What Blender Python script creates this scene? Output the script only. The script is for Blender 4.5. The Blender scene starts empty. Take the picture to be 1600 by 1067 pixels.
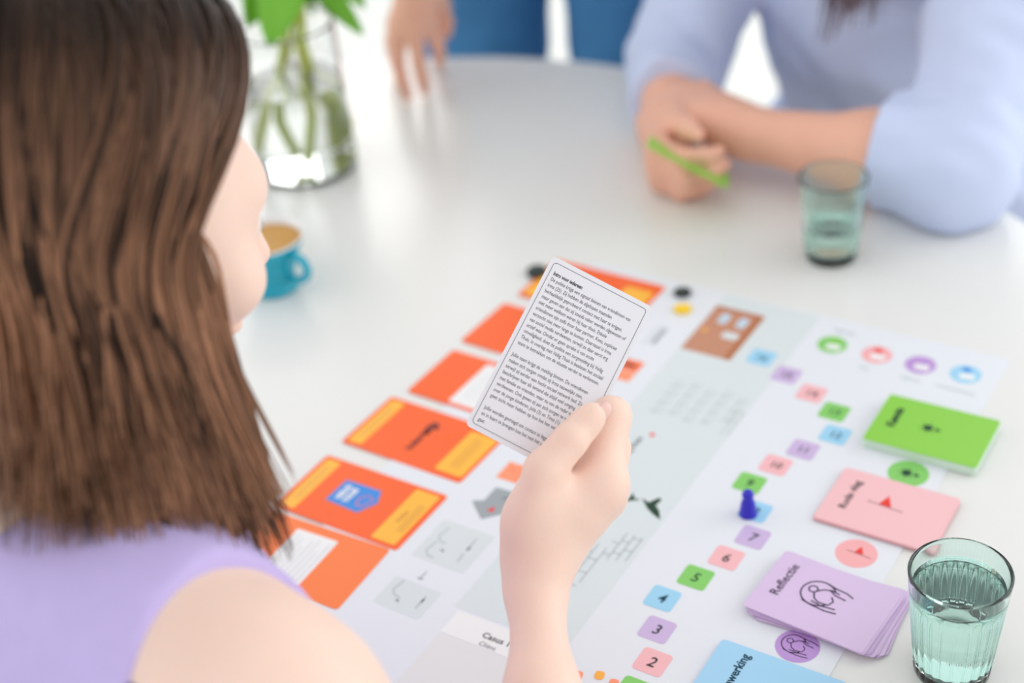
import bpy, bmesh, math, random
import numpy as np
from mathutils import Vector, Matrix, Quaternion

random.seed(7)
rng = np.random.default_rng(7)
scene = bpy.context.scene
COL = scene.collection

# ------------------------------------------------------------------ camera
CAM = Vector((0.0, 0.0, 1.4836))
FW = Vector((0.0, 0.83207543, -0.55466249))
RT = Vector((0.99378583, -0.06173899, -0.09261757))
UP = Vector((0.11130911, 0.55121572, 0.82690478))
FPX = 2336.0
cam_data = bpy.data.cameras.new('camera')
cam_data.sensor_width = 36.0
cam_data.lens = FPX / 1600.0 * 36.0
cam_data.clip_start = 0.02
cam_data.dof.use_dof = True
cam_data.dof.focus_distance = 0.945
cam_data.dof.aperture_fstop = 2.8
cam = bpy.data.objects.new('camera', cam_data)
COL.objects.link(cam)
m3 = Matrix((RT, UP, -FW)).transposed()
cam.matrix_world = Matrix.Translation(CAM) @ m3.to_4x4()
scene.camera = cam

# ------------------------------------------------------------------ light
world = bpy.data.worlds.new('overcast_sky')
scene.world = world
world.use_nodes = True
bg = world.node_tree.nodes['Background']
bg.inputs[0].default_value = (0.97, 0.985, 1.0, 1)
bg.inputs[1].default_value = 1.06


def area(name, loc, target, sx, sy, power, color=(1, 1, 1)):
    l = bpy.data.lights.new(name, 'AREA')
    l.shape = 'RECTANGLE'
    l.size, l.size_y = sx, sy
    l.energy = power
    l.color = color
    o = bpy.data.objects.new(name, l)
    COL.objects.link(o)
    o.location = loc
    o.rotation_euler = (Vector(target) - Vector(loc)).to_track_quat('-Z', 'Y').to_euler()
    return o


area('window_daylight', (-2.85, 1.7, 1.75), (0.1, 1.2, 0.8), 4.0, 1.9, 30, (1.0, 0.985, 0.96))
area('window_daylight_right', (3.3, 1.0, 1.8), (0.1, 1.0, 0.85), 2.8, 1.9, 50, (1.0, 0.985, 0.96))
area('window_daylight_back', (0.6, 4.75, 1.9), (0.1, 1.0, 0.8), 3.2, 1.9, 80, (1.0, 0.99, 0.97))

vs = scene.view_settings
vs.view_transform = 'Standard'
vs.look = 'None'
vs.exposure = -0.10
vs.gamma = 1.0
vs.use_curve_mapping = False
scene.cycles.max_bounces = 32
scene.cycles.transmission_bounces = 32
scene.cycles.glossy_bounces = 12
scene.cycles.diffuse_bounces = 6

# ------------------------------------------------------------------ helpers
TZ = 0.74
PHI = math.radians(-35.4147)
UD = Vector((math.cos(PHI), math.sin(PHI), 0))
VD = Vector((-math.sin(PHI), math.cos(PHI), 0))


def W(u, v, z=TZ):
    """table coordinates along the game mat -> room"""
    p = UD * u + VD * v
    return Vector((p.x, p.y, z))


def at(px, py, depth):
    """a point of the room by its sight line and its distance"""
    return CAM + depth * (FW + RT * ((px - 800) / FPX) + UP * ((533.5 - py) / FPX))


def atz(px, py, z):
    d = FW + RT * ((px - 800) / FPX) + UP * ((533.5 - py) / FPX)
    return CAM + d * ((z - CAM.z) / d.z)


MATS = {}


def srgb(r, g, b):
    f = lambda c: (c / 255 / 12.92) if c / 255 <= 0.04045 else ((c / 255 + 0.055) / 1.055) ** 2.4
    return (f(r), f(g), f(b), 1.0)


def mat(name, col, rough=0.5, spec=0.5, noise=0.0, nscale=40, bump=0.0, bscale=200, **kw):
    m = bpy.data.materials.new(name)
    m.use_nodes = True
    nt = m.node_tree
    b = nt.nodes['Principled BSDF']
    b.inputs['Base Color'].default_value = col
    b.inputs['Roughness'].default_value = rough
    b.inputs['Specular IOR Level'].default_value = spec
    for k, v in kw.items():
        b.inputs[k.replace('_', ' ')].default_value = v
    if noise > 0:
        tc = nt.nodes.new('ShaderNodeTexCoord')
        n = nt.nodes.new('ShaderNodeTexNoise')
        n.inputs['Scale'].default_value = nscale
        n.inputs['Detail'].default_value = 4
        r = nt.nodes.new('ShaderNodeMix')
        r.data_type = 'RGBA'
        r.inputs[6].default_value = tuple(c * (1 - noise) for c in col[:3]) + (1,)
        r.inputs[7].default_value = tuple(min(1, c * (1 + noise)) for c in col[:3]) + (1,)
        nt.links.new(tc.outputs['Object'], n.inputs['Vector'])
        nt.links.new(n.outputs['Fac'], r.inputs[0])
        nt.links.new(r.outputs[2], b.inputs['Base Color'])
    if bump > 0:
        tc2 = nt.nodes.new('ShaderNodeTexCoord')
        n2 = nt.nodes.new('ShaderNodeTexNoise')
        n2.inputs['Scale'].default_value = bscale
        n2.inputs['Detail'].default_value = 5
        bp = nt.nodes.new('ShaderNodeBump')
        bp.inputs['Strength'].default_value = bump
        bp.inputs['Distance'].default_value = 0.002
        nt.links.new(tc2.outputs['Object'], n2.inputs['Vector'])
        nt.links.new(n2.outputs['Fac'], bp.inputs['Height'])
        nt.links.new(bp.outputs['Normal'], b.inputs['Normal'])
    MATS[name] = m
    return m


mat('table_white', srgb(230, 230, 227), 0.28, 0.5, noise=0.01, nscale=3)
mat('table_edge', srgb(222, 222, 218), 0.4)
mat('metal_white', srgb(225, 225, 225), 0.35)
mat('wall_paint', srgb(240, 240, 238), 0.8, 0.2, noise=0.01, nscale=6, bump=0.05)
mat('floor_paint', srgb(205, 207, 204), 0.45, 0.4, noise=0.03, nscale=5)
mat('window_frame', srgb(235, 235, 235), 0.4)
mat('mat_paper', srgb(229, 232, 238), 0.38, 0.4, noise=0.006, nscale=30)
mat('band_grey', srgb(218, 226, 228), 0.4, 0.4)
mat('sketch_grey', srgb(217, 224, 226), 0.4, 0.4)
mat('sheet_grey', srgb(228, 228, 228), 0.45, 0.35)
mat('sheet_white', srgb(240, 240, 240), 0.45, 0.35)
mat('ink', srgb(40, 46, 50), 0.5, 0.3)
mat('ink_text', srgb(62, 62, 68), 0.5, 0.3)
mat('ink_mid', srgb(110, 120, 124), 0.5, 0.3)
mat('ink_pale', srgb(168, 178, 182), 0.5, 0.3)
mat('ink_faint', srgb(196, 205, 208), 0.5, 0.3)
mat('ink_green', srgb(38, 70, 52), 0.5, 0.3)
mat('ink_blue', srgb(20, 66, 88), 0.5, 0.3)
mat('ink_purple', srgb(66, 48, 84), 0.5, 0.3)
mat('ink_red', srgb(120, 50, 52), 0.5, 0.3)
mat('flag_red', srgb(236, 52, 42), 0.4)
mat('tile_pink', srgb(245, 186, 190), 0.38)
mat('tile_purple', srgb(205, 182, 222), 0.38)
mat('tile_blue', srgb(158, 212, 240), 0.38)
mat('tile_green', srgb(134, 206, 104), 0.38)
mat('card_white', srgb(240, 240, 242), 0.4, 0.4)
mat('held_paper', srgb(232, 231, 236), 0.42, 0.4)
mat('card_orange', srgb(250, 100, 34), 0.34, 0.45, noise=0.02, nscale=20)
mat('card_orange_pale', srgb(252, 128, 66), 0.34, 0.45)
mat('panel_yellow', srgb(254, 186, 58), 0.36)
mat('emblem_blue', srgb(52, 140, 222), 0.36)
mat('emblem_rose', srgb(216, 120, 160), 0.36)
mat('salmon', srgb(252, 152, 112), 0.38)
mat('salmon_deep', srgb(250, 122, 74), 0.38)
mat('card_green', srgb(140, 206, 72), 0.36)
mat('card_pink', srgb(243, 192, 196), 0.36)
mat('card_purple', srgb(216, 192, 226), 0.36)
mat('card_blue', srgb(164, 212, 242), 0.36)
mat('circle_pink', srgb(246, 176, 178), 0.38)
mat('circle_purple', srgb(190, 150, 214), 0.38)
mat('edge_pale_green', srgb(222, 240, 226), 0.4)
mat('door_brown', srgb(198, 140, 112), 0.42)
mat('door_dark', srgb(182, 112, 70), 0.42)
mat('door_light', srgb(196, 216, 232), 0.4)
mat('house_grey', srgb(158, 166, 170), 0.4)
mat('pawn_blue', srgb(44, 36, 190), 0.25, 0.5)
mat('counter_black', srgb(26, 42, 40), 0.3, 0.5)
mat('counter_yellow', srgb(248, 206, 30), 0.3, 0.5)
mat('counter_orange', srgb(252, 178, 72), 0.35, 0.5)
mat('cup_blue', srgb(0, 166, 190), 0.12, 0.6)
mat('cup_inside', srgb(236, 238, 240), 0.15, 0.6)
mat('coffee', srgb(196, 146, 70), 0.45, 0.4, noise=0.15, nscale=120)
mat('leaf', srgb(112, 178, 46), 0.45, 0.4, noise=0.15, nscale=30, Subsurface_Weight=0.25,
    Subsurface_Radius=(0.004, 0.006, 0.002))
mat('stem', srgb(200, 216, 92), 0.45, 0.4, noise=0.1, nscale=60)
mat('glass_green', (0.80, 0.965, 0.92, 1), 0.0, 0.5, Transmission_Weight=1.0, IOR=1.48)
mat('glass_clear', (0.99, 1.0, 0.995, 1), 0.0, 0.5, Transmission_Weight=1.0, IOR=1.45)
mat('water', (0.965, 0.995, 0.985, 1), 0.0, 0.5, Transmission_Weight=1.0, IOR=1.33)
mat('skin', srgb(244, 212, 196), 0.48, 0.35, noise=0.035, nscale=28, bump=0.10, bscale=420,
    Subsurface_Weight=0.30, Subsurface_Radius=(0.012, 0.005, 0.003), Subsurface_Scale=0.6)
mat('skin_tan', srgb(236, 182, 158), 0.5, 0.35, noise=0.06, nscale=28,
    Subsurface_Weight=0.25, Subsurface_Radius=(0.012, 0.005, 0.003), Subsurface_Scale=0.6)
mat('nail', srgb(238, 196, 186), 0.22, 0.5)
mat('eye_white', srgb(240, 240, 238), 0.15)
mat('iris', srgb(70, 60, 50), 0.15)
mat('lavender_knit', srgb(198, 182, 230), 0.85, 0.2, noise=0.05, nscale=60, bump=0.15, bscale=900)
mat('navy_lining', srgb(34, 32, 70), 0.8, 0.2)
mat('shirt_blue', srgb(203, 214, 242), 0.85, 0.2, noise=0.05, nscale=14, bump=0.12, bscale=700)
mat('shirt_button', srgb(196, 206, 230), 0.4)
mat('denim', srgb(70, 128, 178), 0.85, 0.2, noise=0.16, nscale=22, bump=0.2, bscale=900)
mat('denim_dark', srgb(40, 52, 76), 0.85, 0.2, noise=0.12, nscale=22)
mat('sweater_grey', srgb(232, 232, 230), 0.9, 0.2)
mat('chair_shell', srgb(186, 196, 192), 0.5, 0.4)
mat('shoe_dark', srgb(60, 58, 58), 0.6)


def hair_mat(name, dark, light):
    m = bpy.data.materials.new(name)
    m.use_nodes = True
    nt = m.node_tree
    b = nt.nodes['Principled BSDF']
    b.inputs['Roughness'].default_value = 0.42
    b.inputs['Specular IOR Level'].default_value = 0.16
    at_ = nt.nodes.new('ShaderNodeAttribute')
    at_.attribute_name = 'tone'
    cr = nt.nodes.new('ShaderNodeValToRGB')
    cr.color_ramp.elements[0].color = dark
    cr.color_ramp.elements[1].color = light
    nt.links.new(at_.outputs['Fac'], cr.inputs[0])
    nt.links.new(cr.outputs[0], b.inputs['Base Color'])
    MATS[name] = m


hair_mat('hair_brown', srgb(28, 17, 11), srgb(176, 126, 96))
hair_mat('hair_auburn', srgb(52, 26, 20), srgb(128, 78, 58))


def tag(o, label=None, cat=None, group=None, kind=None):
    if label: o['label'] = label
    if cat: o['category'] = cat
    if group: o['group'] = group
    if kind: o['kind'] = kind
    return o


def link(name, me, m, parent=None, loc=None, rz=None, smooth=False):
    o = bpy.data.objects.new(name, me)
    COL.objects.link(o)
    if m is not None and len(me.materials) == 0:
        me.materials.append(MATS[m])
    if parent is not None:
        o.parent = parent
    if loc is not None:
        o.location = loc
    if rz is not None:
        o.rotation_euler = (0, 0, rz)
    if smooth:
        me.polygons.foreach_set('use_smooth', [True] * len(me.polygons))
    return o


def empty(name, loc=(0, 0, 0), rz=0):
    o = bpy.data.objects.new(name, None)
    COL.objects.link(o)
    o.location = loc
    o.rotation_euler = (0, 0, rz)
    o.empty_display_size = 0.05
    return o


def mesh(name, verts, faces):
    me = bpy.data.meshes.new(name)
    me.from_pydata([tuple(v) for v in verts], [], faces)
    me.update()
    return me


def plate_mesh(name, outline, z0, z1):
    n = len(outline)
    vs_ = [(x, y, z0) for x, y in outline] + [(x, y, z1) for x, y in outline]
    fs = [tuple(range(n - 1, -1, -1)), tuple(range(n, 2 * n))]
    fs += [(i, (i + 1) % n, n + (i + 1) % n, n + i) for i in range(n)]
    return mesh(name, vs_, fs)


def plate(name, outline, z0, z1, m, parent=None, **kw):
    return link(name, plate_mesh(name, outline, z0, z1), m, parent, **kw)


def rrect(cx, cy, w, h, r, rot=0.0, seg=5):
    pts = []
    for sx, sy, a0 in ((1, 1, 0), (-1, 1, 90), (-1, -1, 180), (1, -1, 270)):
        for k in range(seg + 1):
            a = math.radians(a0 + 90 * k / seg)
            pts.append((sx * (w / 2 - r) + r * math.cos(a), sy * (h / 2 - r) + r * math.sin(a)))
    c, s = math.cos(rot), math.sin(rot)
    return [(cx + x * c - y * s, cy + x * s + y * c) for x, y in pts]


def disc(cx, cy, r, n=28, ry=None, rot=0):
    ry = ry or r
    c, s = math.cos(rot), math.sin(rot)
    o = []
    for k in range(n):
        a = 2 * math.pi * k / n
        x, y = r * math.cos(a), ry * math.sin(a)
        o.append((cx + x * c - y * s, cy + x * s + y * c))
    return o


def strokes(name, lines, width, z, m, parent):
    """printed line work: flat ribbons"""
    vs_, fs = [], []
    for ln in lines:
        P = [Vector((p[0], p[1])) for p in ln]
        base = len(vs_)
        for i, p in enumerate(P):
            a = P[max(0, i - 1)]
            b = P[min(len(P) - 1, i + 1)]
            t = (b - a)
            t = t.normalized() if t.length > 0 else Vector((1, 0))
            nrm = Vector((-t.y, t.x)) * width / 2
            vs_ += [(p.x + nrm.x, p.y + nrm.y, z), (p.x - nrm.x, p.y - nrm.y, z)]
        for i in range(len(P) - 1):
            k = base + 2 * i
            fs.append((k + 1, k + 3, k + 2, k))
    return link(name, mesh(name, vs_, fs), m, parent)


_tmpscene_objs = []


def text_mesh(lines, size, spacing=1.0, xs=1.0, shear=0.0, align='LEFT', bold=0.0):
    """printed lettering as flat mesh; lines = list of (x, y, string)"""
    out_v, out_f = [], []
    for (x, y, s) in lines:
        cu = bpy.data.curves.new('lettering', 'FONT')
        cu.body = s
        cu.size = size
        cu.align_x = align
        cu.resolution_u = 2
        cu.shear = shear
        cu.offset = bold
        cu.space_character = spacing
        ob = bpy.data.objects.new('lettering', cu)
        COL.objects.link(ob)
        dg = bpy.context.evaluated_depsgraph_get()
        me = bpy.data.meshes.new_from_object(ob.evaluated_get(dg))
        b = len(out_v)
        out_v += [(x + v.co.x * xs, y + v.co.y, 0.0) for v in me.vertices]
        out_f += [tuple(b + i for i in p.vertices) for p in me.polygons]
        bpy.data.objects.remove(ob)
        bpy.data.curves.remove(cu)
        bpy.data.meshes.remove(me)
    return mesh('lettering', out_v, out_f)


def text(name, s, x, y, z, size, m, parent, rot=0.0, xs=1.0, align='CENTER', bold=0.0, shear=0.0):
    me = text_mesh([(0, -size * 0.35, s)], size, xs=xs, align=align, bold=bold, shear=shear)
    o = link(name, me, m, parent)
    o.location = (x, y, z)
    o.rotation_euler = (0, 0, rot)
    return o


def tube_mesh(name, pts, radii, seg=10, cap=True):
    P = [Vector(p) for p in pts]
    if not hasattr(radii, '__len__'):
        radii = [radii] * len(P)
    vs_, fs = [], []
    ref = Vector((0.3, 0.2, 1)).normalized()
    for i, p in enumerate(P):
        t = (P[min(i + 1, len(P) - 1)] - P[max(i - 1, 0)]).normalized()
        if abs(t.dot(ref)) > 0.95:
            ref = Vector((1, 0.1, 0)).normalized()
        a = t.cross(ref).normalized()
        b = t.cross(a).normalized()
        ref = -b if False else ref
        for k in range(seg):
            an = 2 * math.pi * k / seg
            vs_.append(p + (a * math.cos(an) + b * math.sin(an)) * radii[i])
    for i in range(len(P) - 1):
        for k in range(seg):
            k2 = (k + 1) % seg
            fs.append((i * seg + k, i * seg + k2, (i + 1) * seg + k2, (i + 1) * seg + k))
    if cap:
        fs.append(tuple(range(seg)))
        fs.append(tuple((len(P) - 1) * seg + k for k in range(seg - 1, -1, -1)))
    me = mesh(name, vs_, fs)
    bm = bmesh.new()
    bm.from_mesh(me)
    bmesh.ops.recalc_face_normals(bm, faces=bm.faces)
    bm.to_mesh(me)
    bm.free()
    return me


def lathe(name, prof, seg=48, rfun=None, closed=True):
    """prof: list of (r, z); rfun(i, angle, r) -> r"""
    vs_, fs = [], []
    n = len(prof)
    for i, (r, z) in enumerate(prof):
        for k in range(seg):
            a = 2 * math.pi * k / seg
            rr = rfun(i, a, r) if rfun else r
            vs_.append((rr * math.cos(a), rr * math.sin(a), z))
    for i in range(n - 1):
        for k in range(seg):
            k2 = (k + 1) % seg
            fs.append((i * seg + k, i * seg + k2, (i + 1) * seg + k2, (i + 1) * seg + k))
    if closed:
        fs.append(tuple(range(seg - 1, -1, -1)))
        fs.append(tuple((n - 1) * seg + k for k in range(seg)))
    return mesh(name, vs_, fs)


def box_mesh(name, x0, x1, y0, y1, z0, z1):
    v = [(x, y, z) for z in (z0, z1) for x, y in ((x0, y0), (x1, y0), (x1, y1), (x0, y1))]
    return mesh(name, v, [(3, 2, 1, 0), (4, 5, 6, 7), (0, 1, 5, 4), (1, 2, 6, 5), (2, 3, 7, 6), (3, 0, 4, 7)])


def catmull(pts, n=8, closed=True):
    P = [Vector(p) for p in pts]
    out = []
    N = len(P)
    rngi = range(N) if closed else range(N - 1)
    for i in rngi:
        if closed:
            a, b, c, d = P[(i - 1) % N], P[i], P[(i + 1) % N], P[(i + 2) % N]
        else:
            a, b, c, d = P[max(i - 1, 0)], P[i], P[i + 1], P[min(i + 2, N - 1)]
        for k in range(n):
            t = k / n
            out.append(0.5 * ((2 * b) + (c - a) * t + (2 * a - 5 * b + 4 * c - d) * t * t
                              + (3 * b - a - 3 * c + d) * t ** 3))
    if not closed:
        out.append(P[-1])
    return out


# ------------------------------------------------------------------ signed-distance bodies
def V3(p):
    return np.array([p[0], p[1], p[2]], dtype=np.float64)


class Body:
    """smooth union of tapered limbs and ellipsoids turned into one continuous skin"""

    def __init__(self):
        self.p = []

    def cone(self, a, b, ra, rb, k=0.02):
        self.p.append(('c', V3(a), V3(b), ra, rb, k))
        return self

    def chain(self, pts, rs, k=0.02):
        for i in range(len(pts) - 1):
            self.cone(pts[i], pts[i + 1], rs[i], rs[i + 1], k)
        return self

    def ell(self, c, axes, rad, k=0.02, sub=False):
        self.p.append(('s' if sub else 'e', V3(c), np.array([V3(a) for a in axes]), np.array(rad, float), 0, k))
        return self

    @staticmethod
    def _d(pr, P):
        if pr[0] == 'c':
            a, b, ra, rb = pr[1], pr[2], pr[3], pr[4]
            ba = b - a
            l2 = max(float(ba @ ba), 1e-12)
            pa = P - a
            h = np.clip((pa @ ba) / l2, 0, 1)
            q = pa - h[..., None] * ba
            return np.sqrt(np.einsum('...i,...i->...', q, q)) - (ra + (rb - ra) * h)
        c, ax, r = pr[1], pr[2], pr[3]
        q = (P - c) @ ax.T
        k0 = np.sqrt(np.einsum('...i,...i->...', q / r, q / r))
        qq = q / (r * r)
        k1 = np.sqrt(np.einsum('...i,...i->...', qq, qq)) + 1e-9
        return k0 * (k0 - 1.0) / k1

    def evalp(self, P, prims):
        d = None
        for pr in prims:
            e = self._d(pr, P)
            if d is None:
                d = e
                continue
            k = pr[5]
            if pr[0] == 's':
                h = np.maximum(k - np.abs(-d - e) if False else k - np.abs(d + e), 0) / k
                d = np.maximum(d, -e) + h * h * k * 0.25
            else:
                h = np.maximum(k - np.abs(d - e), 0) / k
                d = np.minimum(d, e) - h * h * k * 0.25
        return d

    def mesh(self, name, h=0.003, post=None, margin=0.0, B=14, smooth=1):
        """surface nets on the blocks that the surface passes through"""
        lo = np.full(3, 1e9)
        hi = np.full(3, -1e9)
        for pr in self.p:
            if pr[0] == 'c':
                r = max(pr[3], pr[4])
                for q in (pr[1], pr[2]):
                    lo = np.minimum(lo, q - r)
                    hi = np.maximum(hi, q + r)
            elif pr[0] == 'e':
                r = pr[3].max()
                lo = np.minimum(lo, pr[1] - r)
                hi = np.maximum(hi, pr[1] + r)
        lo -= 0.02 + margin
        hi += 0.02 + margin
        S = B * h
        nb = np.ceil((hi - lo) / S).astype(int)
        g = np.stack(np.meshgrid(*[np.arange(n) for n in nb], indexing='ij'), -1).reshape(-1, 3)
        cen = lo + (g + 0.5) * S
        hd = S * 0.87
        D = np.stack([self._d(pr, cen) if pr[0] != 's' else self._d(pr, cen) + 1e-9 for pr in self.p], -1)
        pos = np.array([pr[0] != 's' for pr in self.p])
        md = np.where(pos, D, 1e9).min(-1)
        # ellipsoid bound is approximate, so keep a generous band
        act = np.abs(md) < hd * 1.9 + 0.012 + margin
        # deep inside or outside blocks are skipped
        keys, verts, edges = [], [], []
        GN = nb * B + 3
        ar = np.arange(B + 1)
        loc = np.stack(np.meshgrid(ar, ar, ar, indexing='ij'), -1)
        for gi, Dc, m in zip(g[act], D[act], md[act]):
            use = [pr for pr, dd in zip(self.p, Dc) if dd < m + 2.2 * hd + 0.045]
            P = lo + (gi * B + loc) * h
            d = self.evalp(P, use)
            if d is None:
                continue
            if post is not None:
                d = post(P, d)
            s = d < 0
            if s.all() or not s.any():
                continue
            # vertices
            cs = [s[i:B + i, j:B + j, k:B + k] for i in (0, 1) for j in (0, 1) for k in (0, 1)]
            cnt = sum(c.astype(np.int8) for c in cs)
            cell = (cnt > 0) & (cnt < 8)
            if not cell.any():
                continue
            ci = np.argwhere(cell)
            acc = np.zeros((len(ci), 3))
            num = np.zeros(len(ci))
            for ax in range(3):
                o1, o2 = [a for a in range(3) if a != ax]
                for b1 in (0, 1):
                    for b2 in (0, 1):
                        p0 = ci.copy()
                        p0[:, o1] += b1
                        p0[:, o2] += b2
                        p1 = p0.copy()
                        p1[:, ax] += 1
                        d0 = d[tuple(p0.T)]
                        d1 = d[tuple(p1.T)]
                        c = (d0 < 0) != (d1 < 0)
                        t = np.where(c, d0 / np.where(c, d0 - d1, 1), 0)
                        pt = p0.astype(float)
                        pt[:, ax] += t
                        acc += pt * c[:, None]
                        num += c
            vpos = acc / num[:, None]
            G = ci + gi * B
            keys.append((G[:, 0] * GN[1] + G[:, 1]) * GN[2] + G[:, 2])
            verts.append(lo + (gi * B + vpos) * h)
            for ax in range(3):
                sl0 = [slice(0, B)] * 3
                sl1 = [slice(0, B)] * 3
                sl1[ax] = slice(1, B + 1)
                a_ = s[tuple(sl0)]
                b_ = s[tuple(sl1)]
                e = np.argwhere(a_ != b_)
                if len(e):
                    edges.append(np.column_stack([e + gi * B, np.full(len(e), ax), a_[tuple(e.T)]]))
        keys = np.concatenate(keys)
        verts = np.concatenate(verts)
        order = np.argsort(keys)
        keys, verts = keys[order], verts[order]
        E_ = np.concatenate(edges)
        quads = []
        for ax in range(3):
            e = E_[E_[:, 3] == ax]
            o1, o2 = [(1, 2), (2, 0), (0, 1)][ax]
            ids = []
            ok = np.ones(len(e), bool)
            for (s1, s2) in ((-1, -1), (0, -1), (0, 0), (-1, 0)):
                c = e[:, :3].copy()
                c[:, o1] += s1
                c[:, o2] += s2
                kk = (c[:, 0] * GN[1] + c[:, 1]) * GN[2] + c[:, 2]
                ix = np.searchsorted(keys, kk)
                ix = np.minimum(ix, len(keys) - 1)
                ok &= keys[ix] == kk
                ids.append(ix)
            q = np.column_stack(ids)
            fl = e[:, 4] == 0
            q[fl] = q[fl][:, ::-1]
            quads.append(q[ok])
        Q = np.concatenate(quads)
        # light relaxation
        for _ in range(smooth):
            nsum = np.zeros_like(verts)
            ncnt = np.zeros(len(verts))
            for a in range(4):
                for b in ((a + 1) % 4, (a - 1) % 4):
                    np.add.at(nsum, Q[:, a], verts[Q[:, b]])
                    np.add.at(ncnt, Q[:, a], 1)
            verts = 0.45 * verts + 0.55 * nsum / np.maximum(ncnt, 1)[:, None]
        me = bpy.data.meshes.new(name)
        me.vertices.add(len(verts))
        me.vertices.foreach_set('co', verts.astype(np.float32).ravel())
        me.loops.add(len(Q) * 4)
        me.loops.foreach_set('vertex_index', Q.astype(np.int32).ravel())
        me.polygons.add(len(Q))
        me.polygons.foreach_set('loop_start', (np.arange(len(Q)) * 4).astype(np.int32))
        me.update(calc_edges=True)
        me.validate()
        me.polygons.foreach_set('use_smooth', np.ones(len(me.polygons), dtype=bool))
        return me


def snoise(P, s, seed=0):
    """cheap smooth noise from a few sines"""
    r = np.random.default_rng(seed)
    o = 0
    for i in range(5):
        w = r.normal(size=3)
        w = w / np.linalg.norm(w) * s * (0.7 + 0.5 * i)
        o = o + np.sin(P @ w + r.uniform(0, 6.28)) / (1 + 0.4 * i)
    return o / 2.5

# ------------------------------------------------------------------ the room
def struct(name, me, m):
    o = link(name, me, m)
    o['kind'] = 'structure'
    return o


struct('floor', box_mesh('floor', -3.0, 3.5, -2.5, 5.0, -0.1, 0.0), 'floor_paint')


def wall_with_openings(name, length, height, thick, openings):
    """wall along local x, openings = (x0, x1, z0, z1)"""
    bm = bmesh.new()
    xs = sorted({0.0, length, *[o[0] for o in openings], *[o[1] for o in openings]})
    zs = sorted({0.0, height, *[o[2] for o in openings], *[o[3] for o in openings]})
    for i in range(len(xs) - 1):
        for j in range(len(zs) - 1):
            cx, cz = (xs[i] + xs[i + 1]) / 2, (zs[j] + zs[j + 1]) / 2
            if any(o[0] < cx < o[1] and o[2] < cz < o[3] for o in openings):
                continue
            mm = Matrix.Translation((cx, thick / 2, cz)) @ Matrix.Diagonal((xs[i + 1] - xs[i], thick, zs[j + 1] - zs[j], 1))
            bmesh.ops.create_cube(bm, size=1, matrix=mm)
    bmesh.ops.remove_doubles(bm, verts=bm.verts, dist=1e-5)
    me = bpy.data.meshes.new(name)
    bm.to_mesh(me)
    bm.free()
    return me


wb = struct('wall_back', wall_with_openings('wall_back', 6.5, 2.8, 0.15, [(1.2, 3.1, 0.3, 2.5), (3.5, 5.4, 0.3, 2.5)]), 'wall_paint')
wb.location = (-3.0, 5.0, 0)
wl = struct('wall_left', wall_with_openings('wall_left', 7.5, 2.8, 0.15, [(2.0, 6.4, 0.3, 2.5)]), 'wall_paint')
wl.location = (-3.0, -2.5, 0)
wl.rotation_euler = (0, 0, math.radians(90))
wr = struct('wall_right', wall_with_openings('wall_right', 7.5, 2.8, 0.15, [(2.5, 5.6, 0.3, 2.5)]), 'wall_paint')
wr.location = (3.5, 5.0, 0)
wr.rotation_euler = (0, 0, math.radians(-90))


def window(name, loc, rz, w, h, mull):
    root = empty(name, loc, rz)
    root['kind'] = 'structure'
    t = 0.06
    for k, (x0, x1, z0, z1) in enumerate([(0, w, 0, t), (0, w, h - t, h), (0, t, t, h - t), (w - t, w, t, h - t)]):
        link('frame_bar', box_mesh('frame_bar', x0, x1, 0.03, 0.10, z0, z1), 'window_frame', root)
    for k in range(1, mull):
        x = w * k / mull
        link('mullion', box_mesh('mullion', x - 0.025, x + 0.025, 0.03, 0.10, t, h - t), 'window_frame', root)
    for k in range(mull):
        x0, x1 = w * k / mull + 0.03, w * (k + 1) / mull - 0.03
        link('pane', box_mesh('pane', x0, x1, 0.06, 0.066, t - 0.005, h - t + 0.005), 'glass_clear', root)
    return root


window('window_1', (-1.8, 5.0, 0.3), 0, 1.9, 2.2, 2)
window('window_2', (0.5, 5.0, 0.3), 0, 1.9, 2.2, 2)
window('window_3', (-3.0, -0.5, 0.3), math.radians(90), 4.4, 2.2, 4)

window('window_4', (3.5, 2.5, 0.3), math.radians(-90), 3.1, 2.2, 3)

# ------------------------------------------------------------------ table
TABLE = [(-1.30, 1.30), (-1.06, 1.425), (-0.935, 1.463), (-0.813, 1.471), (-0.60, 1.424), (-0.392, 1.334),
         (-0.302, 1.287), (-0.19, 1.19), (-0.09, 1.03), (-0.055, 0.86), (-0.08, 0.68), (-0.17, 0.545), (-0.34, 0.475),
         (-0.60, 0.455), (-0.90, 0.46), (-1.20, 0.50), (-1.42, 0.63), (-1.53, 0.86), (-1.47, 1.12)]
TC = (-0.80, 0.95)
table = empty('meeting_table', W(TC[0], TC[1], 0), PHI)
tag(table, 'white oval meeting table with smooth semi-gloss top under the game mat', 'table')
out = [(p.x - TC[0], p.y - TC[1]) for p in catmull([(a, b, 0) for a, b in TABLE], 8)]
out = out[::-1]


def inset(o, s):
    return [(x * s, y * s) for x, y in o]


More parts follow.
